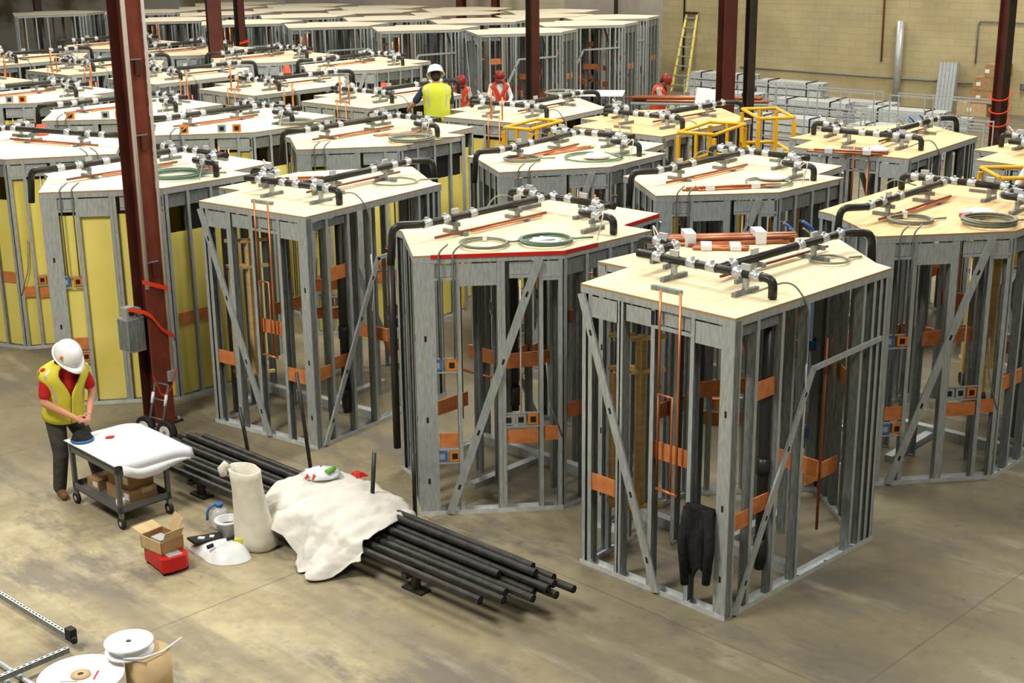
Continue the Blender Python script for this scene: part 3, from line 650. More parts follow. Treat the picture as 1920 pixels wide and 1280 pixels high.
tubes('copper tubes on the yellow lined roof at centre left', -1.5, 20.05, RZ, rad(30), .8, 4, wrap=False)
tubes('copper tubes on the yellow lined pod behind the big column', -3.95, 17.2, RZ, rad(15), .7, 4, wrap=False)
tubes('copper tubes beside the pipe on the roof behind the red taped pod', .75, 18.35, RZ, rad(42), .8, 5, wrap=False)
q = MB()
for k_, (x, y) in enumerate(((1.85, 12.95),)): pass
# orange caps on roof corners
for lab, x, y in (('bright orange cup on the leftmost yellow lined pod roof', -6.75, 20.3), ('bright orange cup on the roof left of the lime vest worker', -2.2, 25.0), ('bright orange cup on a distant roof below the maroon column', -4.4, 28.2)):
    q = MB(); q.lathe([(0, .15), (.06, .15), (.075, .02), (.10, .02), (.10, 0), (0, 0)], TAPE, 14); tag(q.obj('orange_cup', None, (x * KK, y * KK, RZ)), lab, 'cup')
for lab, x, y, rz in (('two blue bent tubes behind the nearest pod, beside its copper bundle', 2.93, 14.1, 20), ('two blue bent tubes behind the tan roof at right', 6.0, 20.8, 30)):
    b = MB()
    for dx in (0, .22): b.tube(bend([(dx, 0, 0), (dx, 0, 2.38 if x < 4 else 2.50), (dx - .16, 0, 2.50 if x < 4 else 2.63)], .12), .016, BLUEHOSE, 6)
    tag(b.obj('hose_pair', None, (x, y, 0), rad(rz)), lab, 'tubes')

# ------------------------------------------------------------------ yellow work platforms
def rail_platform(label, x, y, rot, W_, D_, zd, zr, gap=False):
    t = thing('work_platform', label, 'platform', (x, y, 0), rot, 'yellow work platforms')
    pts = [(0, 0), (W_, 0), (W_, D_), (0, D_)]
    for (a, c) in pts:
        b = MB(); b.bar((a, c, .12), (a, c, zr - .05), .05, .05, SAFETY); b.obj('post', t)
        b = MB(); b.tube([(a - .03, c, .08), (a + .03, c, .08)], .08, RUBBER, 10); b.obj('caster', t)
    b = MB(); b.box(-.03, W_ + .03, -.03, D_ + .03, zd - .05, zd, STEEL_D); b.obj('deck', t)
    for z in (zr, zd + (zr - zd) * .5):
        for i in range(4):
            if gap and i == 0: continue
            a, c = pts[i], pts[(i + 1) % 4]; b = MB(); b.tube([(a[0], a[1], z), (c[0], c[1], z)], .024, SAFETY, 8); b.obj('rail', t)
    for (a, c) in ((W_ / 2, 0), (W_ / 2, D_)):
        b = MB(); b.bar((a, c, zd), (a, c, zr), .04, .04, SAFETY); b.obj('post', t)
    return t
rail_platform('yellow railed work platform behind the pod next to the nearest one', 2.27, 18.93, rad(-31), .52, 1.08, 1.80, 2.70)
rail_platform('yellow railed work platform left of the tan roofed pod at right', 3.46, 19.58, rad(4), .50, 1.0, 1.80, 2.78)
rail_platform('yellow railed work platform in front of the lime vest worker, partly hidden', -.08, 19.66, rad(-31), .42, .92, 1.80, 2.68)
rail_platform('yellow railed work platform at the right edge under the person in orange', 5.47, 15.52, rad(0), 1.0, .70, 1.45, 2.66)

# ------------------------------------------------------------------ bundles of studs, racks and boxes by the right wall
def stud_bundle(label, x, y, z, rot, L, w, h, nx, nz, m_=STEEL_B):
    t = MB()
    for i in range(nx):
        for j in range(nz):
            a, b_ = -w / 2 + w * i / nx, -w / 2 + w * (i + .92) / nx; c, d = h * j / nz, h * (j + .9) / nz; o = random.uniform(-.05, .05)
            t.box(-L / 2 + o, L / 2 + o, a, b_, c, c + .008, m_); t.box(-L / 2 + o, L / 2 + o, a, a + .008, c, d, m_); t.box(-L / 2 + o, L / 2 + o, b_ - .008, b_, c, d, m_); t.box(-L / 2 + o, L / 2 + o, a, b_, d - .006, d, m_)
    for s in (-.3, .3): t.box(s * L - .02, s * L + .02, -w / 2 - .006, w / 2 + .006, 0, h + .006, RUBBER)
    return tag(t.obj('stud_bundle', None, (x, y, z), rot), label, 'metal bundle', 'bundles of steel studs by the right wall')
wr = math.atan2(WD.y, WD.x)
rows = [('back', 3.4, [(3.9, 1.05), (6.1, .95), (8.2, .55), (10.3, .3)]), ('middle', 6.4, [(5.2, .95), (7.7, .9), (10.2, .85)]), ('front', 9.4, [(5.5, .95), (8.1, .9), (10.7, .9)])]
for rn, off, lst in rows:
    for i, (t, h) in enumerate(lst):
        p = wp(t + off * .2 - .2, off, 0)
        stud_bundle('bundle of silver steel studs, %s of the %s row by the wall' % (['leftmost', 'second from left', 'third from left', 'rightmost'][i], rn), p[0], p[1], 0, wr + rad(random.uniform(-1, 1)), 2.0, .62, h, 5, 5)
def wire_rack(label, x, y, rot, L, D_, H):
    t = thing('wire_rack', label, 'rack', (x, y, 0), rot, 'thin metal racks before the block wall')
    for a in (0, L / 3, 2 * L / 3, L):
        for c in (0, D_): b = MB(); b.bar((a, c, 0), (a, c, H), .025, .025, STEEL); b.obj('upright', t)
    for z in (.5 * H, H - .02):
        for c in (0, D_): b = MB(); b.bar((0, c, z), (L, c, z), .02, .03, STEEL); b.obj('beam', t)
for i, (t, off, L) in enumerate(((4.2, 7.8, 2.4), (6.9, 7.8, 2.6), (9.9, 7.8, 2.6), (5.2, 11.2, 2.2), (7.7, 11.2, 2.4), (10.2, 11.2, 2.6))):
    p = wp(t + off * .2, off, 0); wire_rack('thin wire rack %s before the stud bundles' % ['at back left', 'at back centre', 'at back right', 'at front left', 'at front centre', 'at front right'][i], p[0], p[1], wr, L, .5, 1.35)
p = wp(t_of(12.7) - .05, .5, 0); b = MB(); 
for k in range(5): b.box(-.26 + k * .105, -.26 + k * .105 + .095, -.10, .10, 0, 1.38, STEEL)
o = b.obj('stud_bundle', None, p, (rad(-8), 0, wr)); tag(o, 'upright silver bundle of studs leaning on the wall beside the cartons', 'metal bundle')
for k in range(4):
    p = wp(t_of(13.38) + (.12 if k % 2 else 0) + .1 * k, .55, .36 * k); b = MB(); b.box(-.42 + .1 * k, .42, -.3, .3, 0, .35, CARD_L if k == 0 else CARD); b.box(-.42 + .1 * k, .42, -.03, .03, .35, .353, CARD_L); b.box(-.12, .0, -.302, -.3, .12, .22, WHITE)
    tag(b.obj('carton', None, p, wr), 'brown cardboard carton by the right wall, %s of the stack of four' % ['bottom', 'second', 'third', 'topmost'][k], 'box', 'cartons stacked by the right wall')
# half built roof area by the woman in orange: tables with sheets and tubes
def bench(label, x, y, rot, L, D_, H, top, legs=STEEL_D):
    t = thing('work_table', label, 'table', (x, y, 0), rot)
    b = MB(); b.box(-L / 2, L / 2, -D_ / 2, D_ / 2, H - .03, H, top); b.obj('table_top', t)
    for sx in (-1, 1):
        for sy in (-1, 1): b = MB(); b.bar((sx * L * .45, sy * D_ * .42, 0), (sx * L * .45, sy * D_ * .42, H - .03), .05, .05, legs); b.obj('leg', t)
bench('work table with a white sheet top beyond the tan roofs, left of the orange vest', 1.72, 30.6, rad(-8), 1.5, .9, 1.82, PAPER)
bench('long work table carrying copper tubes in front of the orange vest worker', 4.2, 31.3, rad(-10), 3.0, .8, 1.50, STEEL_D)
tubes('long copper tubes on the work table in front of the orange vest', 4.22, 31.52, 1.50, rad(-10), 2.8, 9, r=.03, wrap=False)
bench('low table with silver studs left of the broad maroon column', 3.1, 27.6, rad(-6), 2.3, .8, 1.75, STEEL)
tag(MB().box(-.28, .28, -.02, .02, 0, .62, PAPER).obj('white_board', None, (4.05, 29.2, 1.42), (rad(-14), rad(6), rad(-20))), 'tilted white sheet standing left of the broad maroon column', 'board')
bench('small dark table holding up the tilted white sheet', 4.05, 29.2, rad(-20), 1.0, .6, 1.42, CART)

# ------------------------------------------------------------------ pile of black pipes, stands, cloth
PO = Vector((-1.7, 12.0)); PP_ = Vector((.734, -.679)); PQ = Vector((-.679, -.734))
def pq(p, q_, z): v = PO + PP_ * p + PQ * q_; return (v.x, v.y, z)
rnd = random.Random(3)
GPI = 'long black iron pipes in the pile'
n = 0
plist = [(-.34, 0, -2.62, 2.66), (-.25, 0, -2.7, 2.30), (-.17, 0, -2.75, 2.62), (-.09, 0, -2.75, 2.45), (-.005, 0, -2.68, 2.52), (.08, 0, -2.55, 2.28), (.19, 0, -2.0, 2.36), (.30, 0, -2.35, 2.22),
         (-.295, 1, -2.55, 2.48), (-.205, 1, -2.66, 2.56), (-.13, 1, -2.5, 2.58), (-.045, 1, -2.6, 2.1), (-.25, 2, -2.3, 2.3), (-.165, 2, -2.45, 2.4)]
names_ = ['at the very back of the bottom layer', 'second from the back in the bottom layer', 'third from the back in the bottom layer', 'in the middle of the bottom layer', 'just right of the middle of the bottom layer', 'third from the front in the bottom layer', 'second from the front, set apart', 'at the very front, set apart',
          'at the back of the second layer', 'second from the back in the second layer', 'third from the back in the second layer', 'at the front of the second layer', 'topmost, the one farther back', 'topmost, the one nearer the camera']
for (q_, lay, p0, p1), nm_ in zip(plist, names_):
    z = .20 + .036 + lay * .064; dq = rnd.uniform(-.012, .012)
    b = MB(); a, c = Vector(pq(p0, q_, z)), Vector(pq(p1, q_ + dq, z)); b.tube([a, c], .034, IRON, 12, caps=False); d = (c - a).normalized()
    b.tube([c - d * .25, c - d * .001], .026, HOLE, 10, caps=True); b.tube([a + d * .001, a + d * .2], .026, HOLE, 10)
    tag(b.obj('iron_pipe'), 'long black pipe on the floor stands, ' + nm_, 'pipe', GPI)
for lab, p in (('low steel cradle under the far left end of the black pipes', -1.75), ('low steel cradle under the white cloth', .05), ('low steel cradle under the near right end of the black pipes', 1.35)):
    t = thing('pipe_cradle', lab, 'cradle', pq(p, 0, 0), math.atan2(PQ.y, PQ.x))
    b = MB(); b.box(-.42, .34, -.03, .03, .155, .2, IRON); b.obj('crossbar', t)
    for s in (-.30, .20): b = MB(); b.box(s - .03, s + .03, -.03, .03, .02, .155, IRON); b.box(s - .06, s + .06, -.12, .12, 0, .02, IRON); b.obj('leg', t)
for lab, x, y, h, lx, ly in (('black upright stake behind the pipes, farthest left', -2.72, 13.62, .72, -.08, .0), ('tall black upright stake before the corner of the bare pod', -2.03, 13.22, 1.22, -.10, .0), ('black upright stake rising through the white cloth', -1.33, 11.93, .88, .07, .0), ('black upright stake standing right of the red rag', -.93, 12.22, .76, .0, .0)):
    t = thing('steel_stake', lab, 'stake', (x, y, 0))
    b = MB(); b.tube([(0, 0, .02), (lx, ly, h)], .02, IRON, 10); b.obj('rod', t)
    b = MB(); b.box(-.06, .06, -.06, .06, 0, .02, IRON); b.obj('foot_plate', t)
# cloth draped over the pipes
def cloth():
    b = MB(); NV, NU = 44, 30; rn = random.Random(5); P0, P1 = -.55, .80; grid = []
    def lerp(tab, x):
        for (a, ya), (c, yc) in zip(tab, tab[1:]):
            if a <= x <= c: return ya + (yc - ya) * (x - a) / (c - a)
        return tab[0][1] if x < tab[0][0] else tab[-1][1]
    endz = [(-.55, .28), (-.2, .24), (-.06, .15), (.04, .012), (.60, .012), (.68, .10), (.8, .22)]
    outq = [(-.55, .42), (-.2, .46), (0, .50), (.1, .58), (.25, .64), (.40, .72), (.55, .68), (.68, .50), (.8, .40)]
    backq = [(-.55, -.10), (-.4, -.36), (-.1, -.44), (.2, -.44), (.5, -.42), (.8, -.34)]
    for j in range(NV + 1):
        p = P0 + (P1 - P0) * j / NV; row = []
        ez, oq, bq = lerp(endz, p), lerp(outq, p), lerp(backq, p)
        top = .450 + .05 * math.exp(-((p + .25) / .16) ** 2) + .045 * math.exp(-((p - .15) / .12) ** 2) - .08 * max(0, (p - .45) / .35)
        for i in range(NU + 1):
            f = i / NU
            if f < .12: q_ = bq; z = .27 + (top - .03 - .27) * f / .12
            elif f < .5: g_ = (f - .12) / .38; q_ = bq + (.34 - bq) * g_; z = top - .03 + .03 * math.sin(PI * g_) - .075 * g_ * g_
            else:
                g_ = (f - .5) / .5; q_ = .34 + (oq - .34) * (g_ ** (1.15 if ez < .1 else .7)); z = (top - .105) + (ez - top + .105) * (g_ ** .92)
            fold = .042 * math.sin(p * 19 + f * 4.0) * min(1, max(0, (f - .3) * 2.4)) + .016 * math.sin(p * 47 + f * 9)
            q_ += fold; z += .014 * math.sin(p * 31 + f * 17) * (1 if f > .1 else 0)
            pp = p + (f - .5) * .10 * math.sin(p * 9) + (.16 * max(0, f - .5) if p > -.1 else -.05 * f)
            z = max(z, .01 if f > .55 else .30)
            row.append(pq(pp, q_, z))
        grid.append(row)
    vs = [v for r in grid for v in r]; w = NU + 1
    b.add(vs, [(j * w + i, j * w + i + 1, (j + 1) * w + i + 1, (j + 1) * w + i) for j in range(NV) for i in range(NU)], CLOTH, True)
    o = b.obj('drop_cloth'); m = o.modifiers.new('sub', 'SUBSURF'); m.levels = m.render_levels = 1
    tx = bpy.data.textures.new('cloth wrinkles', 'CLOUDS'); tx.noise_scale = .13; tx.noise_depth = 3
    m = o.modifiers.new('wrinkle', 'DISPLACE'); m.texture = tx; m.strength = .055; m.mid_level = .28; m.texture_coords = 'LOCAL'
    m = o.modifiers.new('solid', 'SOLIDIFY'); m.thickness = .006; m.offset = 1
    tag(o, 'white drop cloth draped over the black pipes and trailing to the floor', 'cloth')
cloth()
x, y, z = pq(-.28, -.15, .485)
bg = bag('white plastic bag with green and orange print on top of the draped cloth', x, y, .478, .15, h=.8, spots=[((.06, -.10, .10), (.13, -.03, .115), GREEN, .028), ((-.13, -.12, .05), (-.11, -.13, .09), TAPE, .012), ((-.06, -.135, .04), (-.05, -.13, .09), TAPE, .012)])
# stubs of pipe poking out of the cloth, red rag, canvas bag etc.
q = MB(); rr = random.Random(2); pts = [(.11 * math.cos(a) * rr.uniform(.55, 1.1), .08 * math.sin(a) * rr.uniform(.55, 1.1)) for a in [i * 2 * PI / 11 for i in range(11)]]
q.add([(x_, y_, 0.002) for x_, y_ in pts] + [(x_ * .5, y_ * .5, .035 + .02 * rr.random()) for x_, y_ in pts] + [(0, 0, .03)], [(i, (i + 1) % 11, 11 + (i + 1) % 11, 11 + i) for i in range(11)] + [(11 + i, 11 + (i + 1) % 11, 22) for i in range(11)], RED)
tag(q.obj('rag', None, (-1.61, 13.50, 0)), 'small crumpled red rag on the floor behind the white cloth', 'rag')
def canvas_bag():
    b = MB(); n = 28; prof = [(.17, .0, 0, 0), (.205, .03, 0, 0), (.20, .12, 0, 0), (.175, .26, -.01, .0), (.155, .42, -.03, 0), (.145, .56, -.045, 0), (.145, .68, -.06, 0), (.15, .765, -.065, 0), (.13, .768, -.065, 0), (.12, .62, -.05, 0)]
    vs = []
    for r, z, ox, oy in prof:
        for k in range(n): a = 2 * PI * k / n; w = 1 + .035 * math.sin(5 * a + z * 9) + .02 * math.sin(9 * a - z * 20); vs.append((ox + r * w * math.cos(a), oy + r * w * .78 * math.sin(a), z + (.025 * math.cos(a - 2.6) if z > .7 else 0)))
    fs = [(j * n + k, j * n + (k + 1) % n, (j + 1) * n + (k + 1) % n, (j + 1) * n + k) for j in range(len(prof) - 1) for k in range(n)]
    b.add(vs, fs, CANVAS, True); b.add([vs[k] for k in range(n)], [tuple(reversed(range(n)))], CANVAS)
    o = b.obj('canvas_bag', None, (-2.37, 11.83, 0), rad(-12)); tag(o, 'tall off white canvas bag standing open beside the black pipes', 'bag')
    f = MB(); f.tube([(-.20, -.02, .77), (-.235, -.03, .80), (-.255, -.04, .765), (-.25, -.05, .70)], [.03, .045, .05, .03], CANVAS, 8); f.obj('folded_corner', o)
canvas_bag()
def flat_bag():
    t = thing('tool_bag', 'flattened white bag with black tools spilling from it, beside the canvas bag', 'bag', (-2.68, 11.74, 0), rad(0))
    b = MB(); out = [(-.34, .12), (-.18, .22), (.02, .27), (.10, .12), (.26, -.02), (.34, -.16), (.24, -.28), (.06, -.32), (-.08, -.24), (-.16, -.10), (-.30, .02)]
    n = len(out); top = [(x * .7 + .01, y * .7) for x, y in out]
    hs = [.05, .06, .07, .09, .13, .14, .13, .12, .10, .07, .05]
    vs = [(x, y, .003) for x, y in out] + [(x, y, h) for (x, y), h in zip(top, hs)] + [(.02, -.03, .09)]
    b.add(vs, [(i, (i + 1) % n, n + (i + 1) % n, n + i) for i in range(n)] + [(n + i, n + (i + 1) % n, 2 * n) for i in range(n)], PLASTICBAG, True)
    o = b.obj('bag', t); m = o.modifiers.new('s', 'SUBSURF'); m.levels = m.render_levels = 2
    b = MB(); b.prism([(-.33, .13), (-.05, .24), (.0, .13), (-.22, .0)], .06, .085, RUBBER); b.box(-.22, -.16, .08, .12, .085, .095, WHITE); b.box(-.12, -.08, .12, .16, .085, .093, PAPER); b.obj('black_pouch', t)['label'] = 'black pouch'
    b = MB(); b.tube([(.06, .02, .11), (.14, .07, .12)], .016, RUBBER, 8); b.tube([(-.08, -.17, .12), (-.03, -.14, .13)], .02, RUBBER, 8); b.obj('tool', t)
    b = MB(); b.box(.14, .26, -.04, .02, .10, .135, VESTY); b.obj('yellow_label', t)['label'] = 'yellow patch'
flat_bag()
def bucket():
    t = thing('bucket', 'small translucent white bucket of screws between the canvas bag and the jug', 'bucket', (-2.66, 12.02, 0))
    b = MB(); b.lathe([(0, .003), (.085, .003), (.105, .175), (.118, .18), (.118, .195), (.10, .195), (.082, .02), (0, .02)], CLEAR, 24); b.obj('tub', t)
    b = MB(); b.lathe([(.104, .178), (.12, .178), (.12, .197), (.10, .197)], WHITE, 24); b.obj('rim', t)
    b = MB(); b.lathe([(0, .145), (.05, .14), (.09, .13)], IRON, 16); b.tube([(-.03, .0, .14), (.05, .02, .155)], .012, IRON, 6); b.obj('contents', t)['label'] = 'dark screws'
bucket()
t = thing('jug', 'clear plastic jug with a blue cap and handle behind the bucket', 'jug', (-2.78, 12.27, 0))
b = MB(); b.lathe([(0, .002), (.08, .002), (.085, .03), (.085, .14), (.06, .19), (.03, .21), (.03, .225)], CLEAR, 20); b.obj('body', t)
b = MB(); b.lathe([(0, .25), (.033, .25), (.036, .22), (.03, .22)], BLUEHOSE, 16); b.tube(bend([(.0, -.0, .245), (-.07, -.03, .235), (-.11, -.05, .18), (-.11, -.05, .10)], .05), .014, BLUEHOSE, 8); b.obj('cap', t)['label'] = 'blue cap and handle'
# red case with an open carton on it
t = thing('tool_case', 'red plastic tool case on the floor under an open carton', 'case', (-3.10, 11.46, 0), rad(-52))
b = MB(); b.prism([(-.20, -.13), (.20, -.13), (.22, -.06), (.22, .08), (.18, .13), (-.20, .13)], .035, .16, RED); o = b.obj('body', t); m = o.modifiers.new('b', 'BEVEL'); m.width = .02; m.segments = 2
b = MB(); b.box(.07, .19, -.06, .07, .16, .168, BOXGREY); b.obj('label_plate', t)['label'] = 'grey plate'
b = MB()
for sx in (-.15, .16):
    for sy in (-.10, .10): b.tube([(sx, sy - .02, .03), (sx, sy + .02, .03)], .03, RUBBER, 10)
b.obj('feet', t)['kind'] = 'stuff'
t = thing('carton', 'small open cardboard carton sitting on the red tool case', 'box', (-3.14, 11.50, .162), rad(-40))
b = MB(); w, d, h = .15, .12, .12
b.box(-w, w, -d, d, 0, .008, CARD); b.box(-w, w, -d, -d + .008, 0, h, CARD_L); b.box(-w, w, d - .008, d, 0, h, CARD); b.box(-w, -w + .008, -d, d, 0, h, CARD); b.box(w - .008, w, -d, d, 0, h, CARD); b.obj('body', t)
for i, (a, c, wd) in enumerate((((-w, 0, h), (-w - .13, 0, h + .03), .22), ((0, d, h), (.02, d + .07, h + .13), .20), ((w, .0, h), (w + .05, .0, h + .10), .2))):
    b = MB(); b.bar(a, c, wd, .006, CARD_L, (0, 0, 1)); b.obj('flap', t)
b = MB(); b.box(-.08, .06, -.06, .05, .008, .10, BOXGREY); b.obj('contents', t)

# ------------------------------------------------------------------ cart, sheet, boxes, hand truck
CU, CV = Vector((-.695, .719)), Vector((.719, .695))
C0 = Vector((-3.71, 12.23))
def cq(u_, v_, z): p = C0 + CU * u_ + CV * v_; return (p.x, p.y, z)
L_, W_ = .92, .55
ct = thing('utility_cart', 'dark grey steel utility cart with a white sheet on top', 'cart', (C0.x, C0.y, 0), math.atan2(CU.y, CU.x))
# local axes of the cart: x along CU, y to the left of it (= -CV)
def cl(u_, v_, z): return (u_, -v_, z)
for lab, z, rim in (('top_shelf', .60, .04), ('bottom_shelf', .16, .07)):
    b = MB(); b.box(0, L_, -W_, 0, z, z + .012, CART)
    for (x0, x1, y0, y1) in ((0, L_, -W_, -W_ + .01), (0, L_, -.01, 0), (0, .01, -W_, 0), (L_ - .01, L_, -W_, 0)): b.box(x0, x1, y0, y1, z - (.05 if lab == 'top_shelf' else 0), z + (.03 if lab == 'top_shelf' else rim), CART)
    b.obj(lab, ct)
for (u_, v_) in ((.02, .02), (L_ - .02, .02), (.02, W_ - .02), (L_ - .02, W_ - .02)):
    b = MB(); x_, y_, _ = cl(u_, v_, 0); b.box(x_ - .02, x_ + .02, y_ - .02, y_ + .02, .13, .60, CART); b.obj('leg', ct)
    b = MB(); b.box(x_ - .025, x_ + .025, y_ - .015, y_ + .015, .05, .15, STEEL_D); b.tube([(x_, y_ - .018, .055), (x_, y_ + .018, .055)], .055, RUBBER, 14); b.tube([(x_, y_ - .021, .055), (x_, y_ + .021, .055)], .025, BOXGREY, 10); b.obj('caster', ct)
b = MB(); b.box(.02, .17, -W_ - .004, -W_, .17, .225, WHITE); b.obj('label_plate', ct)['label'] = 'white label'
def sheet():
    b = MB(); NU, NV = 24, 20; vs = []
    for i in range(NU + 1):
        for j in range(NV + 1):
            u_ = -.035 + (L_ + .07) * i / NU; v_ = -.03 + (W_ + .30) * j / NV
            z = .662 + .004 * math.sin(u_ * 9) * math.sin(v_ * 7)
            vo = max(0, v_ - W_ - .02)
            z -= .9 * vo * vo; 
            fu = max(0, -.006 - u_)
            z -= fu * 3.4 * min(1, max(0, (v_ - .02) / .2)) ; 
            vs.append((u_ , -v_, z))
    w = NV + 1
    b.add(vs, [(i * w + j, (i + 1) * w + j, (i + 1) * w + j + 1, i * w + j + 1) for i in range(NU) for j in range(NV)], PAPER, True)
    # folded-down near edge
    vs = [(-.035 - .004 * k, -(v0), z0) for v0 in [(.14 + .70 * j / 10) for j in range(11)] for k, z0 in ((0, .50 + .02 * abs((v0 - .3))), (0, .41 + .16 * max(0, v0 - .35)))]
    vs = []
    for j in range(11):
        v0 = .05 + .72 * j / 10; base = .662 - .9 * max(0, v0 - W_ - .02) ** 2 - .029 * 3.4 * min(1, max(0, (v0 - .02) / .2))
        vs += [(-.035, -v0, base), (-.042, -v0, base - .10 + .09 * max(0, (j - 5) / 5))]
    b.add(vs, [(2 * j, 2 * j + 1, 2 * j + 3, 2 * j + 2) for j in range(10)], PAPER, True)
    o = b.obj('paper_sheet', None, (C0.x, C0.y, 0), math.atan2(CU.y, CU.x)); m = o.modifiers.new('s', 'SOLIDIFY'); m.thickness = .006; m.offset = 1
    tag(o, 'large white paper sheet covering the cart top and hanging over its right end', 'sheet')
sheet()
ca = math.atan2(CU.y, CU.x)
b = MB(); b.lathe([(0, .10), (.05, .095), (.085, .07), (.10, .03), (.105, .012), (.11, .0), (0, 0)], JACKET, 22); t = tag(b.obj('cap', None, cq(.80, .09, .668)), 'round black knitted cap on the left corner of the cart', 'cap')
b = MB(); b.lathe([(.107, .0), (.112, .004), (.112, .02), (.103, .024)], BOXBLUE, 22); b.obj('brim', t)['label'] = 'dark blue band'
b = MB(); b.prism([(-.05, -.02), (.02, -.03), (.05, .0), (.03, .03), (-.03, .02)], 0, .006, REDTAPE); tag(b.obj('paper_scrap', None, cq(.68, .32, .671), .4), 'small pink red scrap lying on the white sheet', 'scrap')
for lab, u_, v_, z, sx, sy, h, m_ in (('larger cardboard box at the bottom of the stack on the cart shelf', .30, .30, .174, .40, .30, .13, CARD), ('cardboard box on top of the other one on the cart shelf', .32, .31, .306, .36, .27, .15, CARD), ('small cardboard box at the left end of the cart shelf', .72, .22, .174, .20, .22, .11, CARD)):
    b = MB(); b.box(-sx / 2, sx / 2, -sy / 2, sy / 2, 0, h, m_); b.box(-sx / 2 - .001, sx / 2 + .001, -.03, .03, h, h + .002, CARD_L); b.box(-sx / 2 + .02, -sx / 2 + .1, sy / 2, sy / 2 + .002, h * .3, h * .8, WHITE); b.box(-sx / 2 - .002, -sx / 2, -.1, .02, h * .6, h * .95, CARD_L)
    tag(b.obj('carton', None, cq(u_, v_, z), ca + rad(4)), lab, 'box')
for lab, u_, v_ in (('white roll standing at the near corner of the cart shelf', .10, .07), ('white roll lying at the left end of the cart shelf', .84, .40)):
    b = MB(); b.lathe([(0, .0), (.045, .0), (.045, .09), (.018, .09), (.018, .02)], WHITE, 16); tag(b.obj('paper_roll', None, cq(u_, v_, .174)), lab, 'roll')
# hand truck leaning at the column
ht = thing('hand_truck', 'steel hand truck with two wheels leaning against the maroon column', 'hand truck', (-3.93, 14.62, 0), rad(-32))
for s in (-.16, .16):
    b = MB(); b.tube([(s, -.05, .13), (s, .02, .13)], .125, RUBBER, 20); b.tube([(s, -.056, .13), (s, .026, .13)], .075, CONDUIT, 16); b.tube([(s, -.06, .13), (s, .03, .13)], .025, STEEL_D, 10); b.obj('wheel', ht, (0, 0, 0), 0)
b = MB(); b.tube([(-.16, 0, .13), (.16, 0, .13)], .012, STEEL_D, 8); b.obj('axle', ht)
for s in (-.10, .10):
    b = MB(); b.tube([(s, -.06, .05), (s, .12, .62)], .013, CART, 8); b.tube([(s, .045, .40), (s, .08, .52)], .018, WHITE, 8); b.obj('rail', ht)
for z in (.25, .45, .62):
    b = MB(); f = (z - .05) / .57; b.tube([(-.10, -.06 + .18 * f, z), (.10, -.06 + .18 * f, z)], .011, CART, 8); b.obj('crossbar', ht)
b = MB(); b.box(-.13, .13, -.30, -.06, .006, .02, CONDUIT); b.obj('toe_plate', ht)
b = MB(); b.prism([(-.05, -.03), (.06, -.02), (.04, .03), (-.04, .04)], 0, .03, TAPE); tag(b.obj('ribbon_scrap', None, (-3.62, 14.2, .001)), 'orange red scrap on the floor beside the hand truck', 'scrap')

# ------------------------------------------------------------------ bottom left: strut rails, rods, wire reels
def strut(label, a, c, n, cap=False):
    a, c = Vector(a), Vector(c); d = c - a; L = d.length
    t = thing('strut_rail', label, 'rail', a, (0, 0, math.atan2(d.y, d.x)), 'perforated strut rails at lower left')
    b = MB(); b.box(0, L, -.021, .021, .036, .041, STEEL); b.box(0, L, -.021, -.018, 0, .041, STEEL_D); b.box(0, L, .018, .021, 0, .041, STEEL_D)
    for i in range(n): x_ = L * (i + .5) / n; b.box(x_ - .013, x_ + .013, -.006, .006, .0412, .0418, HOLE)
    b.obj('channel', t)
    if cap: b = MB(); b.box(L - .03, L + .05, -.03, .03, -.0, .10, RUBBER); b.tube([(L + .05, 0, .02), (L + .09, -.02, .02)], .025, RUBBER, 8); b.obj('end_foot', t)['label'] = 'black end foot'
strut('perforated grey strut rail with a black end foot at lower left', (-4.75, 11.12, .08), (-3.52, 9.99, .08), 34, True)
strut('perforated grey strut rail lying across the silver rods at lower left', (-4.28, 8.91, .08), (-3.48, 9.79, .08), 24)
for k in range(3):
    b = MB(); o_ = Vector((-.09, -.09)) * k * .8; b.tube([(-4.55 + o_.x, 10.22 + o_.y, .024), (-3.25 + o_.x, 9.05 + o_.y, .024)], .022, STEEL, 10)
    tag(b.obj('steel_rod'), 'silver rod on the floor at lower left, %s of three' % ['farthest', 'middle', 'nearest'][k], 'rod', 'silver rods under the strut rail')
b = MB(); b.lathe([(0, 0), (.165, 0), (.165, .45), (0, .45)], CARD_L, 32, smooth=True); tag(b.obj('fiber_drum', None, (-2.67, 9.12, 0)), 'brown cardboard drum at the bottom edge under the small white reel', 'drum')
def reel(label, x, y, z, r, h, core):
    t = thing('wire_reel', label, 'reel', (x, y, z), 0)
    for zz in (0, h): b = MB(); b.lathe([(.022, zz), (r, zz), (r, zz + .012), (.022, zz + .012), (.022, zz)], WHITE, 40, smooth=False); b.obj('flange', t)
    b = MB(); b.lathe([(core, .012), (core, h)], CABLE if r > .25 else PAPER, 28); b.obj('core', t)
    return t
reel('small white wire reel lying on the cardboard drum at the bottom edge', -2.80, 9.13, .452, .175, .07, .13)
R2 = reel('large white wire reel with a red mark at the bottom left edge', -3.08, 8.86, 0, .30, .40, .20)
b = MB(); b.lathe([(.022, .413), (.07, .413), (.07, .424), (.022, .424)], CARD_L, 20); b.box(.10, .115, -.06, .06, .413, .4145, REDTAPE); b.box(-.12, .0, -.09, -.08, .413, .4145, CABLE); b.obj('hub', R2)['label'] = 'tan hub with a red mark'
b = MB(); b.tube([(-2.80, 8.97, .48), (-2.66, 8.95, .49), (-2.55, 9.08, .47), (-2.46, 9.30, .46)], .008, WHITE, 6); tag(b.obj('wire'), 'loose white wire end trailing from the small reel', 'wire')

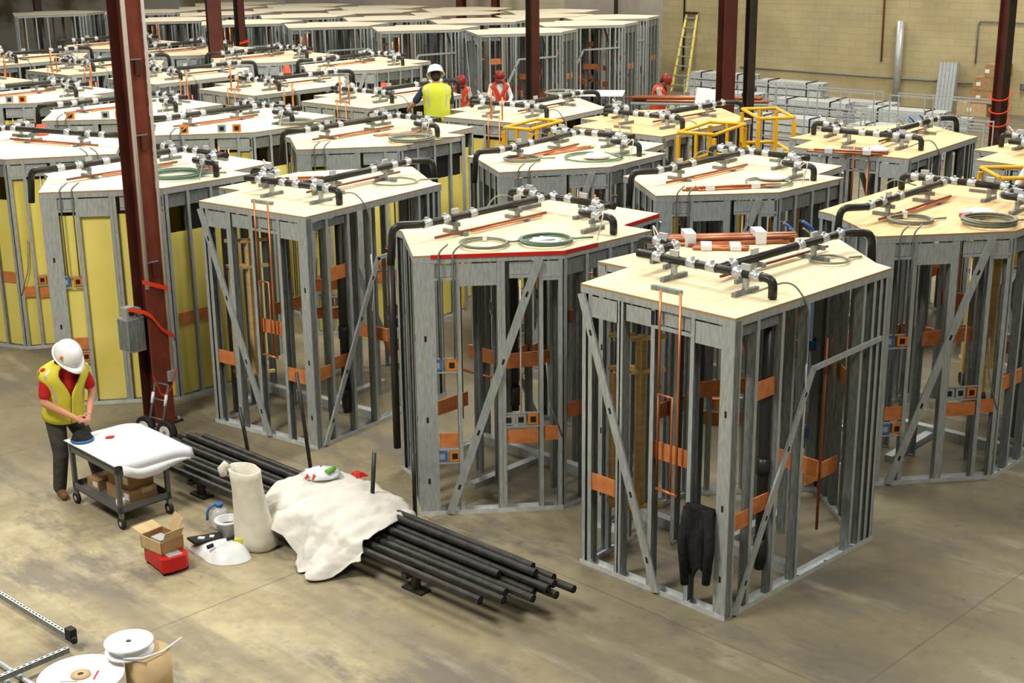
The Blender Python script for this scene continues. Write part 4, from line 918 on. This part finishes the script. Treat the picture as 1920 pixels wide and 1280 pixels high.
# ------------------------------------------------------------------ jacket hanging in the nearest pod
def jacket():
    b = MB(); NU, NV = 16, 18; vs = []
    for j in range(NV + 1):
        f = j / NV; z = .95 - f * .62
        for i in range(NU + 1):
            g_ = i / NU; x_ = 1.20 + .26 * g_ + .012 * math.sin(f * 9) - .015 * f; y_ = -.035 - .022 * math.sin(g_ * PI * 3.3 + f * 2) - .03 * math.sin(f * PI) * math.sin(g_ * PI)
            zz = z + .02 * math.sin(g_ * 9 + 1) * f + (.10 * math.exp(-((g_ - .62) / .12) ** 2) * (f > .85) * (f - .85) / .15) - .02 * (g_ < .25) * f
            vs.append((x_, y_, zz))
    w = NU + 1; b.add(vs, [(j * w + i, j * w + i + 1, (j + 1) * w + i + 1, (j + 1) * w + i) for j in range(NV) for i in range(NU)], JACKET, True)
    # back half over the board
    b.add([(1.20, -.03, .95), (1.46, -.03, .95), (1.46, .05, .93), (1.20, .05, .93), (1.20, .05, .6), (1.46, .05, .6)], [(0, 1, 2, 3), (3, 2, 5, 4)], JACKET, True)
    e = EFR['AB']; x_, y_ = up(*PE, e.p.x, e.p.y)
    o = b.obj('jacket', None, (x_, y_, 0), rad(PE[2]) + e.rot); m = o.modifiers.new('s', 'SOLIDIFY'); m.thickness = .012
    tag(o, 'black jacket hung over an orange board in the nearest pod', 'jacket')
    s = MB(); s.tube([(1.22, -.05, .92), (1.19, -.065, .62), (1.23, -.07, .24)], [.035, .045, .035], JACKET, 8); s.obj('sleeve', o)
    s = MB(); s.tube([(1.43, -.05, .92), (1.46, -.06, .62), (1.44, -.065, .31)], [.035, .045, .035], JACKET, 8); s.obj('sleeve', o)
jacket()

# ------------------------------------------------------------------ people
def capsule_mesh(parts, name, mats, voxel, smooth=4):
    """union of tapered capsules ((a, b, ra, rb) or (c, (rx, ry, rz))) melted into one surface"""
    b = MB()
    for p in parts:
        if len(p) == 4:
            a, c, ra, rb = Vector(p[0]), Vector(p[1]), p[2], p[3]; d = c - a; L = d.length
            if L < 1e-5: continue
            d.normalize(); pts, rs = [], []
            for k in range(5): t_ = -PI / 2 + PI / 2 * k / 4; pts.append(a + d * ra * math.sin(t_)); rs.append(max(ra * math.cos(t_), .0008))
            for k in range(1, 5): t_ = PI / 2 * k / 4; pts.append(c + d * rb * math.sin(t_)); rs.append(max(rb * math.cos(t_), .0008))
            pts.insert(5, c); rs.insert(5, rb)
            b.tube(pts, rs, mats, 14)
        else:
            c, (rx, ry, rz) = Vector(p[0]), p[1]; R_ = p[2] if len(p) > 2 else Matrix.Identity(3); n_, m_ = 16, 10; vs = []
            for j in range(m_ + 1):
                t_ = -PI / 2 + PI * j / m_; q_ = max(math.cos(t_), .004)
                for k in range(n_): vs.append(c + R_ @ Vector((rx * q_ * math.cos(2 * PI * k / n_), ry * q_ * math.sin(2 * PI * k / n_), rz * math.sin(t_))))
            fs = [(j * n_ + k, j * n_ + (k + 1) % n_, (j + 1) * n_ + (k + 1) % n_, (j + 1) * n_ + k) for j in range(m_) for k in range(n_)] + [tuple(reversed(range(n_))), tuple(m_ * n_ + k for k in range(n_))]
            b.add(vs, fs, mats, True)
    o = b.obj(name)
    m = o.modifiers.new('remesh', 'REMESH'); m.mode = 'VOXEL'; m.voxel_size = voxel; m.use_smooth_shade = True
    if smooth: s = o.modifiers.new('smooth', 'SMOOTH'); s.factor = .5; s.iterations = smooth
    return o

def person(label, x, y, z, yaw, P, vest, shirt, trouser, hat, skin=SKIN, detail=False, long_sleeve=False, hatmark=None, boots=True, lean=0):
    """local frame: +x is the way the person faces, +y the person's left. P: joint dictionary"""
    t = thing('person', label, 'person', (x, y, z), yaw, None)
    v = {k: Vector(p) for k, p in P.items()}
    vx = .007 if detail else .014
    hd = (v['head'] - v['neck']).normalized(); face = v['face'].normalized(); side = hd.cross(face).normalized(); face = side.cross(hd).normalized()
    Rh = Matrix((face, side, hd)).transposed(); H = v['head']
    def hp(a, b_, c): return H + Rh @ Vector((a, b_, c))
    body = [(v['pelvis'], v['chest'], .125, .14), (v['pelvis'] + Vector((0, -.07, 0)), v['pelvis'] + Vector((0, .07, 0)), .115, .115), (v['chest'], v['neck'] - Vector((0, 0, .05)), .13, .07), (v['shL'], v['shR'], .07, .07),
            (v['neck'] - Vector((0, 0, .04)), H - hd * .04, .056, .052), (H, (.095, .075, .115), Rh), (hp(.03, 0, -.07), (.062, .055, .055), Rh),
            (hp(.088, 0, -.005), hp(.104, 0, -.03), .010, .015), (hp(-.005, .074, -.01), (.016, .010, .028), Rh), (hp(-.005, -.074, -.01), (.016, .010, .028), Rh),
            (hp(.083, .02, -.063), hp(.083, -.02, -.063), .010, .010)]
    for s in 'LR':
        body += [(v['sh' + s], v['el' + s], .052, .040), (v['el' + s], v['wr' + s], .041, .027)]
        body += [(v['hip' + s], v['kn' + s], .085, .056), (v['kn' + s], v['an' + s], .058, .040)]
        # hand
        w_ = v['wr' + s]; d = (v['ha' + s] - w_).normalized(); tgt = v['palm' + s].normalized(); acr = d.cross(tgt).normalized(); tgt = acr.cross(d).normalized()
        pc = w_ + d * .055
        body += [(w_, pc + d * .03, .024, .030), (pc + acr * .022, pc + acr * .022 + d * .03, .017, .013), (pc - acr * .022, pc - acr * .022 + d * .03, .017, .013)]
        if detail:
            sg = v['thumb' + s].x
            for k, (o_, l_) in enumerate(((-.030, .066), (-.010, .076), (.010, .072), (.029, .056))):
                k0 = pc + acr * o_ * sg + d * .035; k1 = k0 + d * l_ * .42 + tgt * .008; k2 = k1 + d * l_ * .25 + tgt * l_ * .34; k3 = k2 + tgt * l_ * .32 - d * l_ * .08
                body += [(k0, k1, .0098, .009), (k1, k2, .009, .0083), (k2, k3, .0083, .0072)]
            t0 = w_ + d * .03 - acr * .024 * sg; t1 = t0 - acr * .026 * sg + d * .022 + tgt * .014; t2 = t1 + d * .032 + tgt * .018
            body += [(t0, t1, .013, .0105), (t1, t2, .0105, .0085)]
        else: body += [(pc + d * .03, pc + d * .075 + tgt * .02, .026, .018)]
    o = capsule_mesh(body, 'body', skin, vx); o.parent = t
    if detail:
        e_ = MB()
        for sg in (1, -1): p = hp(.088, sg * .03, .012); e_.tube([p - side * .009, p + side * .009], .006, HAIR, 8)
        e_.tube([hp(.093, .018, -.06), hp(.093, -.018, -.06)], .004, SKIN_D, 6); e_.obj('face_detail', t)['label'] = 'eyes and mouth'
    hr = capsule_mesh([(hp(-.018, 0, .012), (.092, .082, .108), Rh), (hp(-.05, 0, -.05), (.05, .062, .05), Rh)], 'hair', HAIR, vx, 2); hr.parent = t
    sh = [(v['pelvis'] + Vector((0, 0, .02)), v['chest'], .138, .155), (v['chest'], v['neck'] - Vector((0, 0, .045)), .142, .075), (v['shL'], v['shR'], .072, .072), (v['pelvis'] + Vector((0, -.06, .05)), v['pelvis'] + Vector((0, .06, .05)), .13, .13)]
    for s in 'LR':
        e_ = v['el' + s]; a = v['sh' + s]; sh += [(a, a + (e_ - a) * (.98 if long_sleeve else .72), .063, .060)]
        if long_sleeve: sh += [(e_, e_ + (v['wr' + s] - e_) * .92, .055, .042)]
    o = capsule_mesh(sh, 'shirt', shirt, vx, 5); o.parent = t
    tr = [(v['pelvis'] + Vector((0, -.07, .0)), v['pelvis'] + Vector((0, .07, .0)), .128, .128), (v['pelvis'], v['pelvis'] + Vector((0, 0, .06)), .13, .13)]
    for s in 'LR': tr += [(v['hip' + s], v['kn' + s], .102, .076), (v['kn' + s], v['an' + s] + Vector((0, 0, .0)), .078, .066)]
    o = capsule_mesh(tr, 'trousers', trouser, vx, 5); o.parent = t
    if boots:
        for s in 'LR':
            a = v['an' + s]; f = v['toe' + s].normalized(); f.z = 0
            o = capsule_mesh([(a + Vector((0, 0, .03)), a + Vector((0, 0, -.03)), .050, .052), (Vector((a.x, a.y, z * 0 + .045)) - f * .02, Vector((a.x, a.y, .04)) + f * .15, .045, .040), (Vector((a.x, a.y, .02)) - f * .03, Vector((a.x, a.y, .02)) + f * .16, .02, .02)], 'boot', BOOT, .010, 2); o.parent = t
    # vest: loft of rings around the leaning spine with a front opening that widens into a V
    b = MB(); rings = []; NR, NA = 14, 40
    sp0, sp1 = v['pelvis'] + Vector((0, 0, -.02)), v['neck'] + Vector((0, 0, .03)); ch = v['chest']
    sl = (v['shL'] - v['shR']).normalized()
    for j in range(NR + 1):
        f = j / NR
        c = sp0 * (1 - f) ** 2 + ch * 2 * f * (1 - f) * 1.0 + sp1 * f * f
        c = c + (ch - (sp0 + sp1) / 2) * .25 * math.sin(PI * f) * .6
        ry = .195 + (.055 * min(1, (f - .5) / .28) if f > .5 else 0) - .16 * max(0, (f - .82) / .18) ** 1.5
        rx = .172 if f < .66 else .172 - .080 * ((f - .66) / .34) ** 1.8
        ax = (sp1 - sp0).normalized(); fr = sl.cross(ax).normalized() * -1; fr = Vector((fr.x, fr.y, fr.z))
        if fr.x < 0: fr = -fr
        op = .02 + (.0 if f < .45 else .62 * ((f - .45) / .55))
        rings.append([c + fr * rx * math.cos(a) + sl * ry * math.sin(a) for a in [op + (2 * PI - 2 * op) * k / NA for k in range(NA + 1)]])
    vs = [p for r in rings for p in r]; w = NA + 1; fs = []; holes = []
    for j in range(NR):
        for k in range(NA):
            a = 2 * PI * (k + .5) / NA; f = (j + .5) / NR
            arm = f > .62 and abs(math.sin(a)) > .93 and f < .86
            if arm: continue
            fs.append((j * w + k, j * w + k + 1, (j + 1) * w + k + 1, (j + 1) * w + k))
    b.add(vs, fs, vest, True); o = b.obj('vest', t); m = o.modifiers.new('s', 'SOLIDIFY'); m.thickness = .012; m.offset = 1
    g_ = MB()
    for (j0, kk) in ((4, range(NA)), (7, range(NA))):
        if j0 == 7 and not detail: continue
        if j0 == 7: continue
        r0, r1 = rings[j0], rings[j0 + 1]
        g_.add([r0[k] + (r0[k] - ch).normalized() * .014 for k in range(NA + 1)] + [r1[k] + (r1[k] - ch).normalized() * .014 for k in range(NA + 1)], [(k, k + 1, NA + 1 + k + 1, NA + 1 + k) for k in range(NA)], REFL, True)
    for ks in ((4, 5), (NA - 5, NA - 4), (15, 16), (NA - 16, NA - 15)):
        idx = list(range(5, NR)); k0, k1 = ks
        pts = [(rings[j][k0], rings[j][k1]) for j in idx]
        g_.add([q_ + (q_ - ch).normalized() * .014 for pr in pts for q_ in pr], [(2 * i, 2 * i + 1, 2 * i + 3, 2 * i + 2) for i in range(len(pts) - 1)], REFL, True)
    g_.obj('reflective_band', o)['label'] = 'silver reflective bands'
    # helmet
    hb = MB(); n = 28; prof = [(.140, .0), (.138, .03), (.128, .075), (.105, .115), (.06, .142), (.004, .15)]; vs = []
    for r, zz in prof:
        for k in range(n): a = 2 * PI * k / n; vs.append(hp(-.008 + r * 1.08 * math.cos(a), r * .92 * math.sin(a), .035 + zz))
    hb.add(vs, [(j * n + k, j * n + (k + 1) % n, (j + 1) * n + (k + 1) % n, (j + 1) * n + k) for j in range(len(prof) - 1) for k in range(n)], hat, True)
    br = []
    for k in range(n): a = 2 * PI * k / n; ext = .018 + .06 * max(0, math.cos(a)) ** 2; br += [hp(-.008 + .140 * 1.08 * math.cos(a), .140 * .92 * math.sin(a), .035), hp(-.008 + (.140 * 1.08 + ext) * math.cos(a), (.140 * .92 + .018) * math.sin(a), .028)]
    hb.add(br, [(2 * k, 2 * k + 1, 2 * ((k + 1) % n) + 1, 2 * ((k + 1) % n)) for k in range(n)], hat, True)
    o = hb.obj('hard_hat', t); m = o.modifiers.new('s', 'SOLIDIFY'); m.thickness = .005
    rb = MB(); rb.tube([hp(-.14, 0, .09), hp(-.10, 0, .15), hp(-.01, 0, .188), hp(.08, 0, .155), hp(.125, 0, .10)], .010, hat, 8); rb.obj('ridge', o)
    if hatmark:
        k = MB(); k.tube([hp(.02, -.118, .10), hp(.045, -.112, .105)], .020, BOXOR, 8); k.obj('sticker', o)['label'] = 'orange sticker'
        k = MB(); k.tube([hp(.125, .04, .075), hp(.137, 0, .07), hp(.125, -.04, .075)], .008, BOXGREY, 6); k.obj('logo_mark', o)['label'] = 'grey mark'
    return t

# main man: bent over the cart, hands together
main = dict(pelvis=(0, 0, .84), chest=(.06, 0, 1.17), neck=(.13, 0, 1.37), head=(.22, 0, 1.47), face=(.72, .12, -.68), shL=(.11, .175, 1.31), shR=(.09, -.175, 1.31),
            elL=(.16, .25, 1.06), elR=(.12, -.24, 1.04), wrL=(.33, .11, .895), wrR=(.34, -.05, .895), haL=(.40, .055, .86), haR=(.40, .0, .855), palmL=(.2, -.9, -.3), palmR=(.2, .9, -.3), thumbL=(1, 0, 0), thumbR=(-1, 0, 0),
            hipL=(0, .09, .80), hipR=(0, -.09, .80), knL=(.09, .21, .45), knR=(.06, -.10, .45), anL=(-.02, .32, .09), anR=(-.0, -.12, .09), toeL=(1, .25, 0), toeR=(1, -.2, 0))
fyaw = math.atan2(-.72, .69)
person('worker in red shirt, yellow vest and white hard hat bending over the cart', -4.46, 13.17, 0, fyaw, main, VESTY, SHIRTR, JEANS, HATW, SKIN, True, hatmark=True)
b = MB(); b.tube([(-4.20, 12.90, .895), (-4.17, 12.84, .81)], .018, RUBBER, 8); tag(b.obj('hand_tool'), 'small dark tool held in both hands by the worker at the cart', 'tool')

stand_ = dict(pelvis=(0, 0, .92), chest=(.03, 0, 1.25), neck=(.05, 0, 1.47), head=(.09, 0, 1.60), face=(.9, 0, -.3), shL=(.04, .20, 1.40), shR=(.04, -.20, 1.40),
              elL=(.14, .29, 1.13), elR=(.14, -.29, 1.13), wrL=(.36, .20, 1.02), wrR=(.36, -.20, 1.02), haL=(.44, .15, 1.0), haR=(.44, -.15, 1.0), palmL=(0, -1, -.3), palmR=(0, 1, -.3), thumbL=(1, 0, 0), thumbR=(-1, 0, 0),
              hipL=(0, .09, .88), hipR=(0, -.09, .88), knL=(.03, .11, .48), knR=(.03, -.11, .48), anL=(0, .13, .09), anR=(0, -.13, .09), toeL=(1, .2, 0), toeR=(1, -.2, 0))
def posed(**k): d = dict(stand_); d.update(k); return d
person('worker seen from behind in a lime vest and white hard hat, among the roofs', -1.13, 22.06, 1.52, rad(98), posed(head=(.12, 0, 1.60), elR=(.16, -.24, 1.14), wrR=(.36, -.14, 1.04), haR=(.44, -.10, 1.02), elL=(.12, .36, 1.18), wrL=(.32, .42, 1.08), haL=(.40, .42, 1.05)), VESTLIME, SHIRTN, JEANS, HATW, SKIN, False)
bench('narrow steel stand under the worker in the lime vest', -1.13, 22.06, rad(-36), .42, .40, 1.515, STEEL_D)
person('worker in red hard hat and orange vest, right behind the lime vest worker', -1.2, 35.0, 0, rad(-100), posed(head=(.12, .03, 1.58)), VESTO, SHIRTG, JEANS, HATR, SKIN_D)
person('worker in red hard hat, white sleeves and orange vest left of the centre column', -.26, 35.6, 0, rad(-80), posed(head=(.10, 0, 1.61)), VESTO, SHIRTW, JEANS, HATR, SKIN_D, long_sleeve=True)
person('worker in red hard hat and orange vest in profile before the grey wall', 3.52, 33.6, .12, rad(-15), posed(head=(.16, 0, 1.58), face=(.8, 0, -.55)), VESTO, SHIRTG, JEANS, HATR, SKIN_D, long_sleeve=True)
person('person in an orange vest and white sleeves cut off at the right edge', 6.17, 15.86, 1.455, rad(200), posed(elR=(.2, -.24, 1.12), elL=(.10, .24, 1.12), wrR=(.36, -.16, 1.02), wrL=(.36, .16, 1.02), haR=(.44, -.12, 1.0), haL=(.44, .12, 1.0)), VESTO, SHIRTW, JEANS, HATR, SKIN_D, long_sleeve=True)
